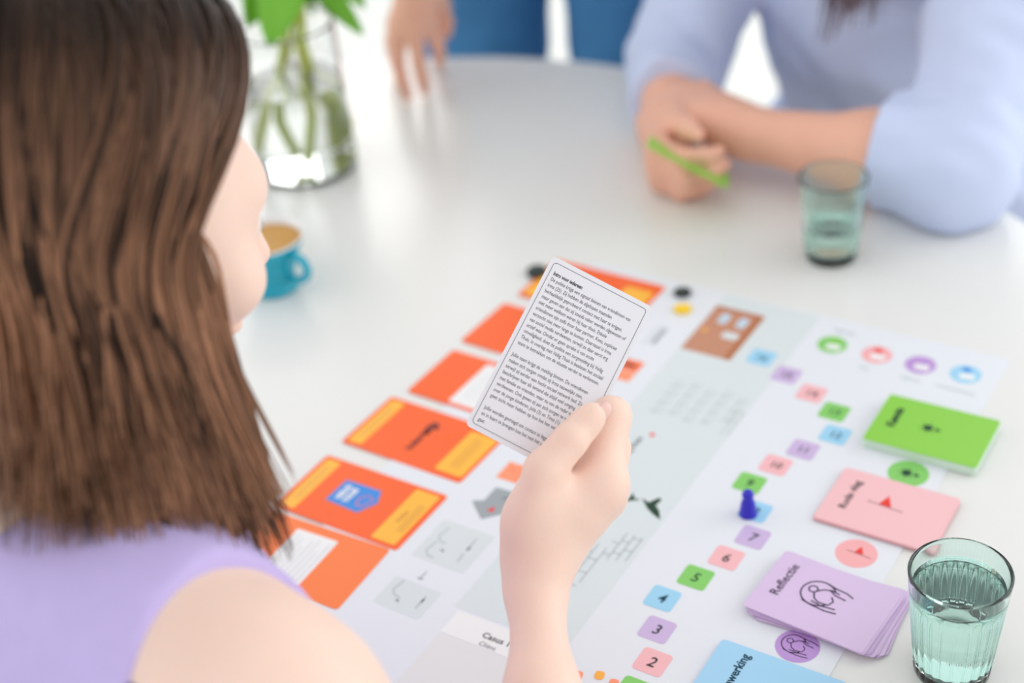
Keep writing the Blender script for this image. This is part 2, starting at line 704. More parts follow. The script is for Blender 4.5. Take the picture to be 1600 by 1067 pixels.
rings = [(0.965, TZ - 0.034), (0.985, TZ - 0.028), (0.997, TZ - 0.012), (1.0, TZ - 0.004), (0.9985, TZ - 0.001), (0.996, TZ)]
vs_, fs_ = [], []
n_ = len(out)
for s, z in rings:
    vs_ += [(x * s, y * s, z) for x, y in out]
for i in range(len(rings) - 1):
    for k in range(n_):
        k2 = (k + 1) % n_
        fs_.append((i * n_ + k2, i * n_ + k, (i + 1) * n_ + k, (i + 1) * n_ + k2))
fs_.append(tuple(range(n_)))
fs_.append(tuple((len(rings) - 1) * n_ + k for k in range(n_ - 1, -1, -1)))
tm = mesh('tabletop', vs_, fs_)
bm = bmesh.new(); bm.from_mesh(tm); bmesh.ops.recalc_face_normals(bm, faces=bm.faces); bm.to_mesh(tm); bm.free()
link('tabletop', tm, 'table_white', table)
link('pedestal', lathe('pedestal', [(0.12, 0.02), (0.07, 0.05), (0.05, 0.12), (0.045, 0.6), (0.10, TZ - 0.05), (0.22, TZ - 0.036)], 32), 'metal_white', table, smooth=True)
link('base', lathe('base', [(0.36, 0.0), (0.36, 0.012), (0.30, 0.02), (0.10, 0.026)], 40), 'metal_white', table)

# ------------------------------------------------------------------ game mat
MU0, MU1, MV0, MV1 = -0.646, -0.246, 0.50, 1.057
MC = ((MU0 + MU1) / 2, (MV0 + MV1) / 2)
MT = 0.0008
MZ = TZ + MT
gmat = plate('game_mat', rrect(0, 0, MU1 - MU0, MV1 - MV0, 0.004), 0, MT, 'mat_paper', loc=W(MC[0], MC[1], TZ), rz=PHI)
tag(gmat, 'large white printed game mat with grey band and numbered path', 'game mat')


def mp(pts):
    return [(a - MC[0], b - MC[1]) for a, b in pts]


def MX(u):
    return u - MC[0]


def MY(v):
    return v - MC[1]


E1, E2, E3 = 0.00015, 0.0003, 0.00045
plate('grey_band', mp([(-0.505, 0.604), (-0.413, 0.604), (-0.413, 1.0545), (-0.505, 1.0545)]), MT, MT + E1, 'band_grey', gmat)
plate('case_sheet', mp([(-0.50, 0.505), (-0.413, 0.505), (-0.413, 0.578), (-0.50, 0.578)]), MT, MT + E1, 'sheet_grey', gmat)
plate('case_header', mp([(-0.50, 0.5785), (-0.413, 0.5785), (-0.413, 0.6015), (-0.50, 0.6015)]), MT, MT + E1, 'sheet_white', gmat)
text('case_title', 'Casus 1', MX(-0.4715), MY(0.5895), MT + E2, 0.0072, 'ink', gmat, align='LEFT', bold=0.0001)
text('case_subtitle', 'Cliënt', MX(-0.4695), MY(0.5815), MT + E2, 0.0056, 'ink_mid', gmat, align='LEFT')

TILES = [(1, -0.354, 0.5905), (2, -0.3547, 0.6191), (3, -0.3657, 0.6474), (4, -0.3764, 0.6761), (5, -0.3648, 0.7055),
         (6, -0.3541, 0.7336), (7, -0.3462, 0.7620), (8, -0.3567, 0.7895), (9, -0.374, 0.8176), (10, -0.3649, 0.8461),
         (11, -0.3533, 0.8727), (12, -0.338, 0.9007), (13, -0.350, 0.9287), (14, -0.3761, 0.9446), (15, -0.405, 0.9605),
         (16, -0.4342, 0.9753)]
TCOL = ['tile_green', 'tile_pink', 'tile_purple', 'tile_blue']
TINK = ['ink_green', 'ink', 'ink', 'ink_blue']
for num, u, v in TILES:
    c = TCOL[(num - 1) % 4]
    t = plate('number_tile', rrect(0, 0, 0.0215, 0.0215, 0.0028), 0, E2, c, gmat, loc=(MX(u), MY(v), MT))
    t['label'] = '%s numbered path square printed with %d' % (c.split('_')[1], num)
    text('numeral', str(num), 0, 0, E3, 0.0128 if num < 10 else 0.0108, TINK[(num - 1) % 4] if num > 2 else 'ink', t,
         bold=0.00010, shear=0.1, xs=0.95)

# sketches on the left of the band
for (cu, cv, w, h) in ((-0.5415, 0.657, 0.047, 0.0445), (-0.541, 0.596, 0.041, 0.030)):
    q = plate('sketch_panel', rrect(0, 0, w, h, 0.002), 0, E1, 'sketch_grey', gmat, loc=(MX(cu), MY(cv), MT))
    L = []
    hh = h / 2
    for (ox, oy) in (((-0.012, 0.004), (-0.012, -0.013)) if h > 0.04 else ((-0.010, 0.002),)):
        L.append([(ox - 0.002, oy + 0.012), (ox - 0.004, oy + 0.0), (ox + 0.0, oy - 0.004), (ox + 0.006, oy - 0.005)])
    L.append([(0.012, hh - 0.008), (0.012, hh - 0.022)])
    if h > 0.04:
        L.append([(0.012, -0.004), (0.0125, -0.014)])
    strokes('sketch_line', L, 0.0008, E2, 'ink_pale', q)
    strokes('sketch_mark', [[(-0.006, -0.001 - hh * 0.3), (-0.003, -0.002 - hh * 0.3)], [(0.0125, 0.004), (0.012, 0.0)]], 0.0014, E2, 'ink_mid', q)
strokes('arrow_mark', [[(MX(-0.5439), MY(0.6155)), (MX(-0.5435), MY(0.6245))], [(MX(-0.5465), MY(0.6165)), (MX(-0.541), MY(0.6165))]], 0.001, MT + E1, 'ink_pale', gmat)
hs = plate('house_arrow', mp([(-0.5575, 0.7068), (-0.5391, 0.6915), (-0.5250, 0.7061), (-0.5300, 0.7120), (-0.5300, 0.7299), (-0.5490, 0.7290), (-0.5490, 0.7115)]), MT, MT + E1, 'house_grey', gmat)
plate('house_flag', mp([(-0.541, 0.702), (-0.535, 0.7025), (-0.5372, 0.7085)]), MT + E1, MT + E2, 'flag_red', gmat)
strokes('house_mark', [[(MX(-0.5375), MY(0.7185)), (MX(-0.533), MY(0.7225)), (MX(-0.529), MY(0.720))]], 0.0016, MT + E2, 'ink_mid', gmat)
plate('salmon_tile', mp([(-0.5560, 0.7395), (-0.5365, 0.7395), (-0.5365, 0.7610), (-0.5560, 0.7610)]), MT, MT + E1, 'salmon', gmat)
strokes('salmon_mark', [[(MX(-0.551), MY(0.755)), (MX(-0.546), MY(0.751))]], 0.0012, MT + E2, 'salmon_deep', gmat)
plate('salmon_tile', mp([(-0.5420, 0.8965), (-0.5215, 0.8965), (-0.5215, 0.910), (-0.5420, 0.910)]), MT, MT + E1, 'salmon', gmat)
plate('salmon_tile', mp([(-0.5420, 0.911), (-0.5215, 0.911), (-0.5215, 0.927), (-0.5420, 0.927)]), MT, MT + E1, 'salmon_deep', gmat)
strokes('salmon_mark', [[(MX(-0.539), MY(0.919)), (MX(-0.527), MY(0.919))]], 0.004, MT + E2, 'ink_red', gmat)
for (u0, u1, v0, v1) in ((-0.556, -0.537, 0.775, 0.79), (-0.556, -0.53, 0.815, 0.835), (-0.551, -0.529, 0.86, 0.88)):
    plate('pale_tile', mp([(u0, v0), (u1, v0), (u1, v1), (u0, v1)]), MT, MT + E1, 'sketch_grey', gmat)

# bricks, dog, words on the band
BL = []
for k, u in enumerate((-0.452, -0.4445, -0.437)):
    BL.append([(u, 0.664), (u, 0.7085 - 0.002 * k)])
for k, u in enumerate((-0.431, -0.4245, -0.418)):
    BL.append([(u, 0.694 + 0.002 * k), (u, 0.726)])
for k, v in enumerate((0.667, 0.682, 0.697)):
    BL.append([(-0.452, v), (-0.4445, v)])
    BL.append([(-0.4445, v - 0.007), (-0.437, v - 0.007)])
for k, v in enumerate((0.703, 0.717)):
    BL.append([(-0.437, v - 0.004), (-0.431, v - 0.004)])
    BL.append([(-0.431, v), (-0.4245, v)])
    BL.append([(-0.4245, v + 0.006), (-0.418, v + 0.006)])
strokes('brick_sketch', [mp(l) for l in BL], 0.0007, MT + E2, 'ink_pale', gmat)
plate('bird_print', mp([(-0.4400, 0.7660), (-0.4330, 0.7640), (-0.4285, 0.7720), (-0.4255, 0.7715), (-0.4265, 0.7630), (-0.4215, 0.7590), (-0.4160, 0.7500), (-0.4235, 0.7530), (-0.4310, 0.7575), (-0.4345, 0.7610)][::-1]), MT + E1, MT + E2, 'ink_green', gmat)
plate('bird_print', mp([(-0.4560, 0.7570), (-0.4490, 0.7615), (-0.4490, 0.7690), (-0.4455, 0.7640), (-0.4400, 0.7640), (-0.4465, 0.7600), (-0.4530, 0.7540)][::-1]), MT + E1, MT + E2, 'ink_green', gmat)
text('path_word', 'veilig thuis', MX(-0.4770), MY(0.817), MT + E2, 0.0075, 'ink_mid', gmat, rot=math.radians(88), bold=0.00015)
plate('red_dot', mp(disc(-0.4693, 0.8398, 0.0022)), MT + E1, MT + E2, 'flag_red', gmat)
PT = []
for i in range(5):
    for j in range(4):
        if (i + 2 * j) % 5 == 4 and j == 0:
            continue
        u0 = -0.487 + 0.0145 * i
        v0 = 0.868 + 0.013 * j + 0.004 * (i % 2)
        PT.append([(u0, v0), (u0 + 0.009, v0), (u0 + 0.009, v0 + 0.008)])
        PT.append([(u0 + 0.004, v0), (u0 + 0.004, v0 + 0.0085)])
for v0 in (0.864, 0.876, 0.888):
    PT.append([(-0.4205, v0), (-0.4205, v0 + 0.009), (-0.4145, v0 + 0.009), (-0.4145, v0)])
strokes('wall_sketch', [mp(l) for l in PT], 0.0011, MT + E2, 'ink_faint', gmat)
text('path_word', 'samen', MX(-0.5308), MY(0.9690), MT + E2, 0.0105, 'ink_mid', gmat, rot=math.radians(90))
strokes('word_rule', [mp([(-0.5365, 0.951), (-0.5365, 0.985)])], 0.0008, MT + E2, 'ink_faint', gmat)

# brown door
dr = plate('door_print', mp([(-0.504, 0.9600), (-0.457, 0.9600), (-0.457, 1.0345), (-0.504, 1.0345)]), MT + E1, MT + E2, 'door_brown', gmat)
plate('door_jamb', mp([(-0.463, 0.9600), (-0.457, 0.9600), (-0.457, 1.0345), (-0.463, 1.0345)]), MT + E2, MT + E3, 'door_dark', gmat)
plate('door_jamb', mp([(-0.504, 1.0305), (-0.463, 1.0305), (-0.463, 1.0345), (-0.504, 1.0345)]), MT + E2, MT + E3, 'door_dark', gmat)
for (u, v) in ((-0.4888, 1.0170), (-0.4710, 1.0165)):
    plate('door_light', mp(rrect(u, v, 0.0088, 0.017, 0.004)), MT + E2, MT + E3, 'door_light', gmat)
plate('letter_slot', mp(rrect(-0.4725, 0.9940, 0.015, 0.0105, 0.003)), MT + E2, MT + E3, 'sketch_grey', gmat)
plate('door_knob', mp(disc(-0.4971, 0.9939, 0.0024)), MT + E2, MT + E3, 'panel_yellow', gmat)

# legend circles along the far edge
for (u, v, base, top, lab) in ((-0.3874, 1.0178, 'tile_green', 'card_green', 'green'), (-0.3479, 1.0187, 'circle_pink', 'flag_red', 'pink'),
                               (-0.3101, 1.0193, 'circle_purple', 'circle_purple', 'purple'), (-0.2726, 1.0214, 'tile_blue', 'emblem_blue', 'blue')):
    c = plate('legend_circle', disc(0, 0, 0.0128), 0, E1, base, gmat, loc=(MX(u), MY(v), MT))
    c['label'] = '%s legend circle with pale card icon' % lab
    plate('legend_card', rrect(0.002, -0.003, 0.012, 0.0075, 0.001, 0.1), E1, E2, 'sheet_white', c)
    plate('legend_icon', disc(-0.001, 0.0065, 0.0042, 16, 0.003), E1, E2, top, c)
text('legend_word', 'kaarten', MX(-0.3845), MY(1.0405), MT + E2, 0.0062, 'ink_pale', gmat)
text('legend_word', 'vlag', MX(-0.3515), MY(0.9970), MT + E2, 0.0058, 'ink_faint', gmat)
text('legend_word', 'reflectie', MX(-0.3115), MY(0.9970), MT + E2, 0.0055, 'ink_faint', gmat)
text('legend_word', 'samenwerking', MX(-0.2735), MY(0.9975), MT + E2, 0.0055, 'ink_faint', gmat)


def flag(parent, x, y, s, z):
    strokes('flag_pole', [[(x - 0.010 * s, y + 0.001 * s), (x + 0.018 * s, y - 0.001 * s)]], 0.0008 * s, z, 'ink_red', parent)
    plate('flag_cloth', [(x - 0.001 * s, y + 0.001 * s), (x + 0.0085 * s, y + 0.0005 * s), (x + 0.003 * s, y + 0.0125 * s)][::1], z, z + E1, 'flag_red', parent)


def care_icon(parent, x, y, s, z, ink):
    L = []
    L.append([(x + s * 0.5 * math.cos(a), y + s * 0.5 * math.sin(a)) for a in np.linspace(0.6, 5.6, 26)])
    L.append([(x - 0.2 * s + s * 0.13 * math.cos(a), y + 0.10 * s + s * 0.13 * math.sin(a)) for a in np.linspace(0, 6.283, 15)])
    L.append([(x - 0.08 * s, y + 0.06 * s), (x + 0.08 * s, y + 0.22 * s), (x + 0.30 * s, y + 0.30 * s), (x + 0.55 * s, y + 0.25 * s)])
    L.append([(x - 0.12 * s, y - 0.02 * s), (x - 0.02 * s, y - 0.22 * s), (x + 0.15 * s, y - 0.32 * s), (x + 0.45 * s, y - 0.30 * s), (x + 0.52 * s, y - 0.1 * s), (x + 0.4 * s, y + 0.05 * s)])
    L.append([(x + 0.1 * s, y + 0.48 * s), (x + 0.4 * s, y + 0.42 * s), (x + 0.7 * s, y + 0.40 * s), (x + 0.95 * s, y + 0.30 * s)])
    L.append([(x + 0.22 * s, y + 0.30 * s), (x + 0.45 * s, y + 0.16 * s), (x + 0.8 * s, y + 0.12 * s)])
    L.append([(x - 0.3 * s, y - 0.45 * s), (x + 0.05 * s, y - 0.52 * s), (x + 0.45 * s, y - 0.55 * s), (x + 0.8 * s, y - 0.50 * s)])
    L.append([(x - 0.05 * s, y - 0.36 * s), (x + 0.3 * s, y - 0.42 * s), (x + 0.7 * s, y - 0.36 * s)])
    return strokes('care_icon', L, 0.045 * s, z, ink, parent)


def bulb_icon(parent, x, y, s, z, ink):
    plate('bulb_glass', disc(x - 0.1 * s, y, 0.30 * s, 20), z, z + E1, ink, parent)
    plate('bulb_cap', rrect(x + 0.48 * s, y, 0.30 * s, 0.24 * s, 0.05 * s), z, z + E1, ink, parent)
    L = [[(x - 0.1 * s + 0.4 * s * math.cos(a), y + 0.4 * s * math.sin(a)), (x - 0.1 * s + 0.55 * s * math.cos(a), y + 0.55 * s * math.sin(a))] for a in np.linspace(0.7, 5.6, 7)]
    return strokes('bulb_ray', L, 0.06 * s, z, ink, parent)


cg = plate('deck_circle', disc(0, 0, 0.0155, 32), 0, E1, 'tile_green', gmat, loc=(MX(-0.2709), MY(0.8793), MT))
bulb_icon(cg, 0, 0, 0.013, E1, 'ink_green')
cp = plate('deck_circle', disc(0, 0, 0.0150, 32), 0, E1, 'circle_pink', gmat, loc=(MX(-0.2732), MY(0.7783), MT))
flag(cp, -0.001, 0, 0.68, E1)
cu_ = plate('deck_circle', disc(0, 0, 0.0150, 32), 0, E1, 'circle_purple', gmat, loc=(MX(-0.2748), MY(0.6755), MT))
care_icon(cu_, -0.003, 0.001, 0.0165, E1, 'ink_purple')

# ------------------------------------------------------------------ orange scenario cards
CT = 0.0005


def ocard(u, v, dphi, m, label, zo=0.0):
    """u, v: lower-left corner on the table"""
    a = math.radians(dphi)
    c = plate('scenario_card', rrect(0.06, 0.035, 0.12, 0.07, 0.003), 0, CT, m, loc=W(u, v, TZ + MT + zo), rz=PHI + a)
    tag(c, label, 'card', 'orange scenario cards in a row')
    return c


def faint_lines(parent, x0, x1, y0, n, dy, z, m='ink_faint', w=0.0009, vertical=False):
    L = []
    for k in range(n):
        e = x1 - (x1 - x0) * (0.25 if k % 3 == 2 else 0.05 * (k % 2))
        if vertical:
            L.append([(y0 + dy * k, x0), (y0 + dy * k, e)])
        else:
            L.append([(x0, y0 - dy * k), (e, y0 - dy * k)])
    return strokes('printed_line', L, w, z, m, parent)


ZP = CT
cA = ocard(-0.6973, 0.6335, -0.13, 'card_orange', 'orange scenario card with blue arrow emblem and yellow panels')
plate('title_strip', rrect(0.0105, 0.035, 0.0135, 0.062, 0.0015), ZP, ZP + E1, 'panel_yellow', cA)
plate('role_panel', rrect(0.104, 0.035, 0.0225, 0.062, 0.0015), ZP, ZP + E1, 'panel_yellow', cA)
plate('emblem', [(0.0335, 0.024), (0.066, 0.022), (0.0745, 0.038), (0.0685, 0.0515), (0.0345, 0.051)], ZP, ZP + E1, 'emblem_blue', cA)
text('emblem_word', 'VEILIG', 0.0415, 0.0375, ZP + E2, 0.0066, 'sheet_white', cA, rot=math.pi / 2, bold=0.0004, xs=0.95)
text('emblem_word', 'THUIS', 0.0490, 0.0365, ZP + E2, 0.0066, 'sheet_white', cA, rot=math.pi / 2, bold=0.0004, xs=0.95)
strokes('emblem_chevron', [[(0.060, 0.029), (0.0575, 0.037), (0.063, 0.0425), (0.0695, 0.040), (0.066, 0.030), (0.0605, 0.0285)]], 0.0014, ZP + E2, 'emblem_rose', cA)
text('role_word', 'Politie', 0.1015, 0.034, ZP + E2, 0.0055, 'door_dark', cA, rot=math.pi / 2)
faint_lines(cA, 0.018, 0.052, 0.1075, 2, 0.0035, ZP + E2, 'door_dark', 0.0006, vertical=True)
faint_lines(cA, 0.014, 0.058, 0.0085, 2, 0.004, ZP + E2, 'door_brown', 0.0006, vertical=True)

cB = ocard(-0.6978, 0.7230, -1.27, 'card_orange', 'orange scenario card with dark kneeling figure and yellow panels')
plate('title_strip', rrect(0.0105, 0.035, 0.0135, 0.062, 0.0015), ZP, ZP + E1, 'panel_yellow', cB)
plate('role_panel', rrect(0.104, 0.033, 0.0265, 0.054, 0.0015), ZP, ZP + E1, 'panel_yellow', cB)
text('figure_word', 'huisarts', 0.0560, 0.0300, ZP + E1, 0.0085, 'ink_red', cB, rot=math.pi / 2, bold=0.0004)
plate('figure', [(0.0545, 0.040), (0.0600, 0.040), (0.0600, 0.049), (0.0640, 0.047), (0.0625, 0.053), (0.0585, 0.057), (0.0545, 0.0545), (0.0530, 0.048)], ZP, ZP + E1, 'ink_red', cB)
faint_lines(cB, 0.014, 0.054, 0.1015, 2, 0.005, ZP + E2, 'door_dark', 0.0007, vertical=True)
faint_lines(cB, 0.014, 0.058, 0.0085, 2, 0.004, ZP + E2, 'door_brown', 0.0006, vertical=True)

cC = ocard(-0.6888, 0.8050, -1.5, 'card_orange', 'orange scenario card with plain left half and white text label')
plate('text_label', rrect(0.079, 0.034, 0.076, 0.060, 0.002), ZP, ZP + E1, 'sheet_white', cC)
faint_lines(cC, 0.012, 0.056, 0.050, 8, 0.007, ZP + E2, 'ink_faint', 0.0007, vertical=True)

cD = ocard(-0.6890, 0.8896, -2.5, 'card_orange', 'orange scenario card with small dark mark beside held card')
strokes('card_mark', [[(0.0445, 0.016), (0.0455, 0.026)], [(0.0475, 0.017), (0.048, 0.024)]], 0.0022, ZP + E1, 'ink_red', cD)
plate('role_panel', rrect(0.104, 0.035, 0.0225, 0.062, 0.0015), ZP, ZP + E1, 'panel_yellow', cD)

cF = ocard(-0.6822, 0.9765, -1.2, 'card_orange', 'orange scenario card with yellow panel at the far end of row')
plate('role_panel', rrect(0.101, 0.032, 0.029, 0.048, 0.002), ZP, ZP + E1, 'panel_yellow', cF)
plate('title_strip', rrect(0.0105, 0.035, 0.0135, 0.062, 0.0015), ZP, ZP + E1, 'panel_yellow', cF)

cE = ocard(-0.6993, 0.5577, 2.25, 'card_orange_pale', 'pale orange scenario card with white label under bare shoulder')
plate('text_label', rrect(0.0595, 0.034, 0.0385, 0.0535, 0.0015), ZP, ZP + E1, 'sheet_white', cE)
faint_lines(cE, 0.011, 0.056, 0.046, 7, 0.0048, ZP + E2, 'ink_faint', 0.0006, vertical=True)

# ------------------------------------------------------------------ decks
DT = 0.00032


def deck(u, v, rot, n, face_m, side_m, what, jit, drot, fan=None, group=None):
    me = plate_mesh('playing_card', rrect(0, 0, 0.089, 0.0645, 0.003), 0, DT * 0.93)
    me.materials.append(MATS[side_m])
    top = None
    for k in range(n):
        last = k == n - 1
        t = k / max(1, n - 1)
        du, dv, dr = random.uniform(-jit, jit), random.uniform(-jit, jit), random.uniform(-drot, drot)
        if fan:
            fu, fv, fr = fan(t, k)
            du += fu; dv += fv; dr += fr
        if last:
            du = dv = dr = 0
        m_ = plate_mesh('playing_card', rrect(0, 0, 0.089, 0.0645, 0.003), 0, DT * 0.93) if last else me
        o = link('playing_card', m_, face_m if last else side_m, loc=W(u + du, v + dv, TZ + MT + E2 + DT * k), rz=PHI + rot + dr)
        if last:
            tag(o, 'topmost card of the %s, face showing its word and icon' % what, 'card', group)
            top = o
        else:
            tag(o, 'card lying inside the %s below its top card' % what, 'card', group)
    return top


dg_ = deck(-0.2700, 0.9285, math.radians(0.6), 24, 'card_green', 'edge_pale_green', 'thick green deck', 0.0005, 0.004, group='green deck cards')
text('card_word', 'Kennis', -0.0310, 0.004, DT + E1, 0.0095, 'ink_green', dg_, rot=math.pi / 2, bold=0.0004)
bulb_icon(dg_, -0.002, 0.001, 0.013, DT, 'ink_green')
dp_ = deck(-0.2700, 0.8310, math.radians(0.0), 9, 'card_pink', 'card_pink', 'pale pink red-flag deck', 0.0010, 0.012, group='pink deck cards')
text('card_word', 'Rode vlag', -0.0300, 0.003, DT + E1, 0.0088, 'ink', dp_, rot=math.pi / 2, bold=0.00012)
flag(dp_, -0.006, 0.001, 1.0, DT)
dv_ = deck(-0.2745, 0.7175, math.radians(4.3) * -1, 20, 'card_purple', 'card_purple', 'fanned lilac deck', 0.0012, 0.02,
           fan=lambda t, k: (0.010 * (1 - t) * (1 if k % 3 else 0.5), 0.004 * (1 - t), 0.16 * (1 - t) * (1 if k % 2 else 0.6)), group='lilac deck cards')
text('card_word', 'Reflectie', -0.0315, 0.005, DT + E1, 0.0098, 'ink_purple', dv_, rot=math.pi / 2, bold=0.0001)
care_icon(dv_, -0.005, 0.004, 0.024, DT + E1, 'ink_purple')
db_ = deck(-0.2765, 0.6250, math.radians(0.0), 8, 'card_blue', 'card_blue', 'light blue deck', 0.0006, 0.006, group='blue deck cards')
text('card_word', 'Samenwerking', -0.0245, 0.0015, DT + E1, 0.0090, 'ink_blue', db_, rot=math.pi / 2, bold=0.00022, xs=0.92)

# ------------------------------------------------------------------ small pieces
pw = link('game_pawn', lathe('game_pawn', [(0.0068, 0), (0.0070, 0.0012), (0.0064, 0.003), (0.0058, 0.008), (0.0050, 0.0125), (0.0036, 0.0150), (0.0036, 0.0158),
                                           (0.0044, 0.0172), (0.0046, 0.0190), (0.0040, 0.0208), (0.0026, 0.0222), (0.0008, 0.0228)], 24), 'pawn_blue',
          loc=W(-0.3600, 0.7840, MZ + E2), smooth=True)
tag(pw, 'glossy dark blue pawn standing on the blue square after seven', 'pawn')


def counter(u, v, r, h, m, label, cat='counter', zb=MZ + E1, name='counter', group=None):
    o = link(name, lathe(name, [(r * 0.9, 0), (r, h * 0.2), (r, h * 0.8), (r * 0.88, h)], 28), m, loc=W(u, v, zb))
    return tag(o, label, cat, group)


counter(-0.5415, 1.0395, 0.0082, 0.0035, 'counter_black', 'black round counter beside the yellow one on the mat')
counter(-0.5292, 1.0150, 0.0082, 0.0030, 'counter_yellow', 'bright yellow round counter on the far end of mat')
counter(-0.6850, 1.0170, 0.0100, 0.0060, 'counter_black', 'black counter on bare table touching the far orange card', zb=TZ)
for (u, v) in ((-0.3935, 0.5860), (-0.3805, 0.5925), (-0.3687, 0.5905)):
    k = (u == -0.3805)
    o = plate('paper_token', rrect(0, 0, 0.0064, 0.0072, 0.0022, 0.2), 0, 0.0006, 'counter_orange' if k else 'salmon', loc=W(u, v, MZ), rz=PHI)
    if k:
        strokes('token_mark', [[(-0.0012, -0.0018), (0.0012, 0.0018)]], 0.0009, 0.0007, 'panel_yellow', o)
        tag(o, 'small yellow-orange paper token between two salmon ones near square one', 'token', 'small paper tokens')
    else:
        tag(o, 'small salmon paper token near the first green square', 'token', 'small paper tokens')


# ------------------------------------------------------------------ tumblers
def tumbler(loc, H, R, rb, level, label):
    root = empty('water_tumbler', loc, 0.13)
    tag(root, label, 'glass')
    NF = 26
    t = 0.0021
    base = 0.007

    def Ro(z):
        s = z / H
        return rb + (R - rb) * (s ** 0.92)

    prof = [(rb * 0.80, 0.0), (rb * 0.93, 0.0006), (Ro(0.002), 0.0025)]
    zs = list(np.linspace(0.006, H * 0.80, 12)) + list(np.linspace(H * 0.83, H - 0.0015, 5))
    prof += [(Ro(z), z) for z in zs]
    prof += [(R - 0.0001, H - 0.0007), (R - 0.0006, H - 0.0001), (R - t * 0.5, H + 0.0002), (R - t + 0.0005, H - 0.0001), (R - t, H - 0.0008)]
    no = len(prof)
    zi = list(np.linspace(H - 0.003, base + 0.003, 14))
    prof += [(Ro(z) - t, z) for z in zi]
    prof += [(rb - t - 0.002, base + 0.0008), (rb * 0.5, base)]

    def rf(i, a, r):
        z = prof[i][1]
        if i < no - 5 and i > 1:
            f = min(1, max(0, (H * 0.80 - z) / (H * 0.06))) * min(1, max(0, (z - 0.004) / 0.004))
            return r - f * 0.0009 * (1 - abs(math.cos(a * NF / 2)) ** 0.8)
        return r

    g = link('glass_body', lathe('glass_body', prof, NF * 8, rf), 'glass_green', root, smooth=True)
    ov = 0.00012
    wp = [(rb - t - 0.002, base + 0.0006 - ov), (Ro(base + 0.003) - t + ov, base + 0.003)]
    wp += [(Ro(z) - t + ov, z) for z in np.linspace(base + 0.006, level, 8)]
    link('water', lathe('water', wp, 96), 'water', root, smooth=False)
    for p in root.children[-1].data.polygons:
        p.use_smooth = len(p.vertices) == 4
    return root


tumbler(W(-0.179, 0.7015, TZ), 0.0858, 0.0321, 0.0240, 0.0725, 'nearly full green ribbed tumbler beside the lilac deck')
pf = atz(1298.5, 401, TZ)
tumbler(pf, 0.0858, 0.0321, 0.0235, 0.036, 'half full green tumbler in front of the blue shirt sleeve')

# ------------------------------------------------------------------ espresso cup
pc = atz(430, 449, TZ)
cup = empty('coffee_cup', pc, 0)
tag(cup, 'turquoise coffee cup with white inside on bare table', 'cup')
CH, CR = 0.058, 0.0385
cp_o = [(0.021, 0), (0.0235, 0.001), (0.0240, 0.004), (0.0225, 0.008), (0.0220, 0.013), (0.0240, 0.020), (0.0275, 0.030), (0.0320, 0.043), (0.0360, 0.052), (0.0380, 0.0565)]
link('cup_body', lathe('cup_body', cp_o + [(0.0372, 0.0568), (0.034, 0.047), (0.030, 0.038)], 48), 'cup_blue', cup, smooth=True)
link('cup_lining', lathe('cup_lining', [(0.0380, 0.0565), (0.0385, 0.0578), (0.0378, 0.0586), (0.0368, 0.0580), (0.0352, 0.0535), (0.0325, 0.047)], 48, closed=False), 'cup_inside', cup, smooth=True)
link('coffee', lathe('coffee', [(0.0330, 0.0470), (0.0352, 0.0515), (0.0348, 0.0518), (0.030, 0.0520), (0.016, 0.0522)], 48), 'coffee', cup, smooth=True)
ha = math.radians(-42)
hd_ = Vector((math.cos(ha), math.sin(ha), 0))
hp = [hd_ * r + Vector((0, 0, z)) for r, z in ((0.031, 0.045), (0.040, 0.047), (0.049, 0.044), (0.053, 0.036), (0.049, 0.027), (0.040, 0.021), (0.026, 0.018))]
link('handle', tube_mesh('handle', catmull(hp, 5, False), 0.0042, 12), 'cup_blue', cup, smooth=True)

# ------------------------------------------------------------------ vase and plant
pv = atz(482, 262, TZ)
vase = empty('glass_vase', pv, 0)
tag(vase, 'clear glass vase of water holding green stems', 'vase')
VR, VH = 0.056, 0.17
link('vase_body', lathe('vase_body', [(VR * 0.9, 0), (VR * 0.96, 0.0008), (VR, 0.004), (VR, 0.008), (VR, VH * 0.5), (VR * 0.982, VH - 0.004), (VR * 0.98, VH - 0.001), (VR * 0.98 - 0.0006, VH), (VR * 0.98 - 0.0019, VH), (VR * 0.98 - 0.0025, VH - 0.001), (VR * 0.981 - 0.0026, VH - 0.004), (VR - 0.003, VH * 0.5), (VR - 0.003, 0.011), (VR - 0.0035, 0.007), (VR * 0.85, 0.0052), (VR * 0.7, 0.005)], 48), 'glass_clear', vase, smooth=True)
link('water', lathe('water', [(VR * 0.8, 0.0051), (VR - 0.0034, 0.0071), (VR - 0.0029, 0.0112), (VR - 0.0029, VH * 0.5), (VR * 0.99 - 0.0028, VH * 0.62)], 48), 'water', vase, smooth=False)
for p in vase.children[-1].data.polygons:
    p.use_smooth = len(p.vertices) == 4
plant = empty('cut_greenery', (pv.x, pv.y, TZ + 0.006), 0)
tag(plant, 'leafy green cuttings standing in the clear glass vase', 'plant')


def leaf_mesh(name, L, Wd, droop):
    vs_, fs = [], []
    N = 10
    for i in range(N + 1):
        t = i / N
        w = Wd * math.sin(math.pi * min(1, t * 0.93 + 0.05)) ** 0.8 * (1 - 0.35 * t)
        z = -droop * t * t
        for s in (-1, -0.5, 0, 0.5, 1):
            vs_.append((s * w, L * t, z + 0.12 * Wd * abs(s) + 0.02 * L * math.sin(6 * t + s)))
    for i in range(N):
        for k in range(4):
            a = i * 5 + k
            fs.append((a, a + 1, a + 6, a + 5))
    me = mesh(name, vs_, fs)
    bm = bmesh.new(); bm.from_mesh(me)
    bmesh.ops.solidify(bm, geom=list(bm.faces), thickness=0.0006)
    bm.to_mesh(me); bm.free()
    return me


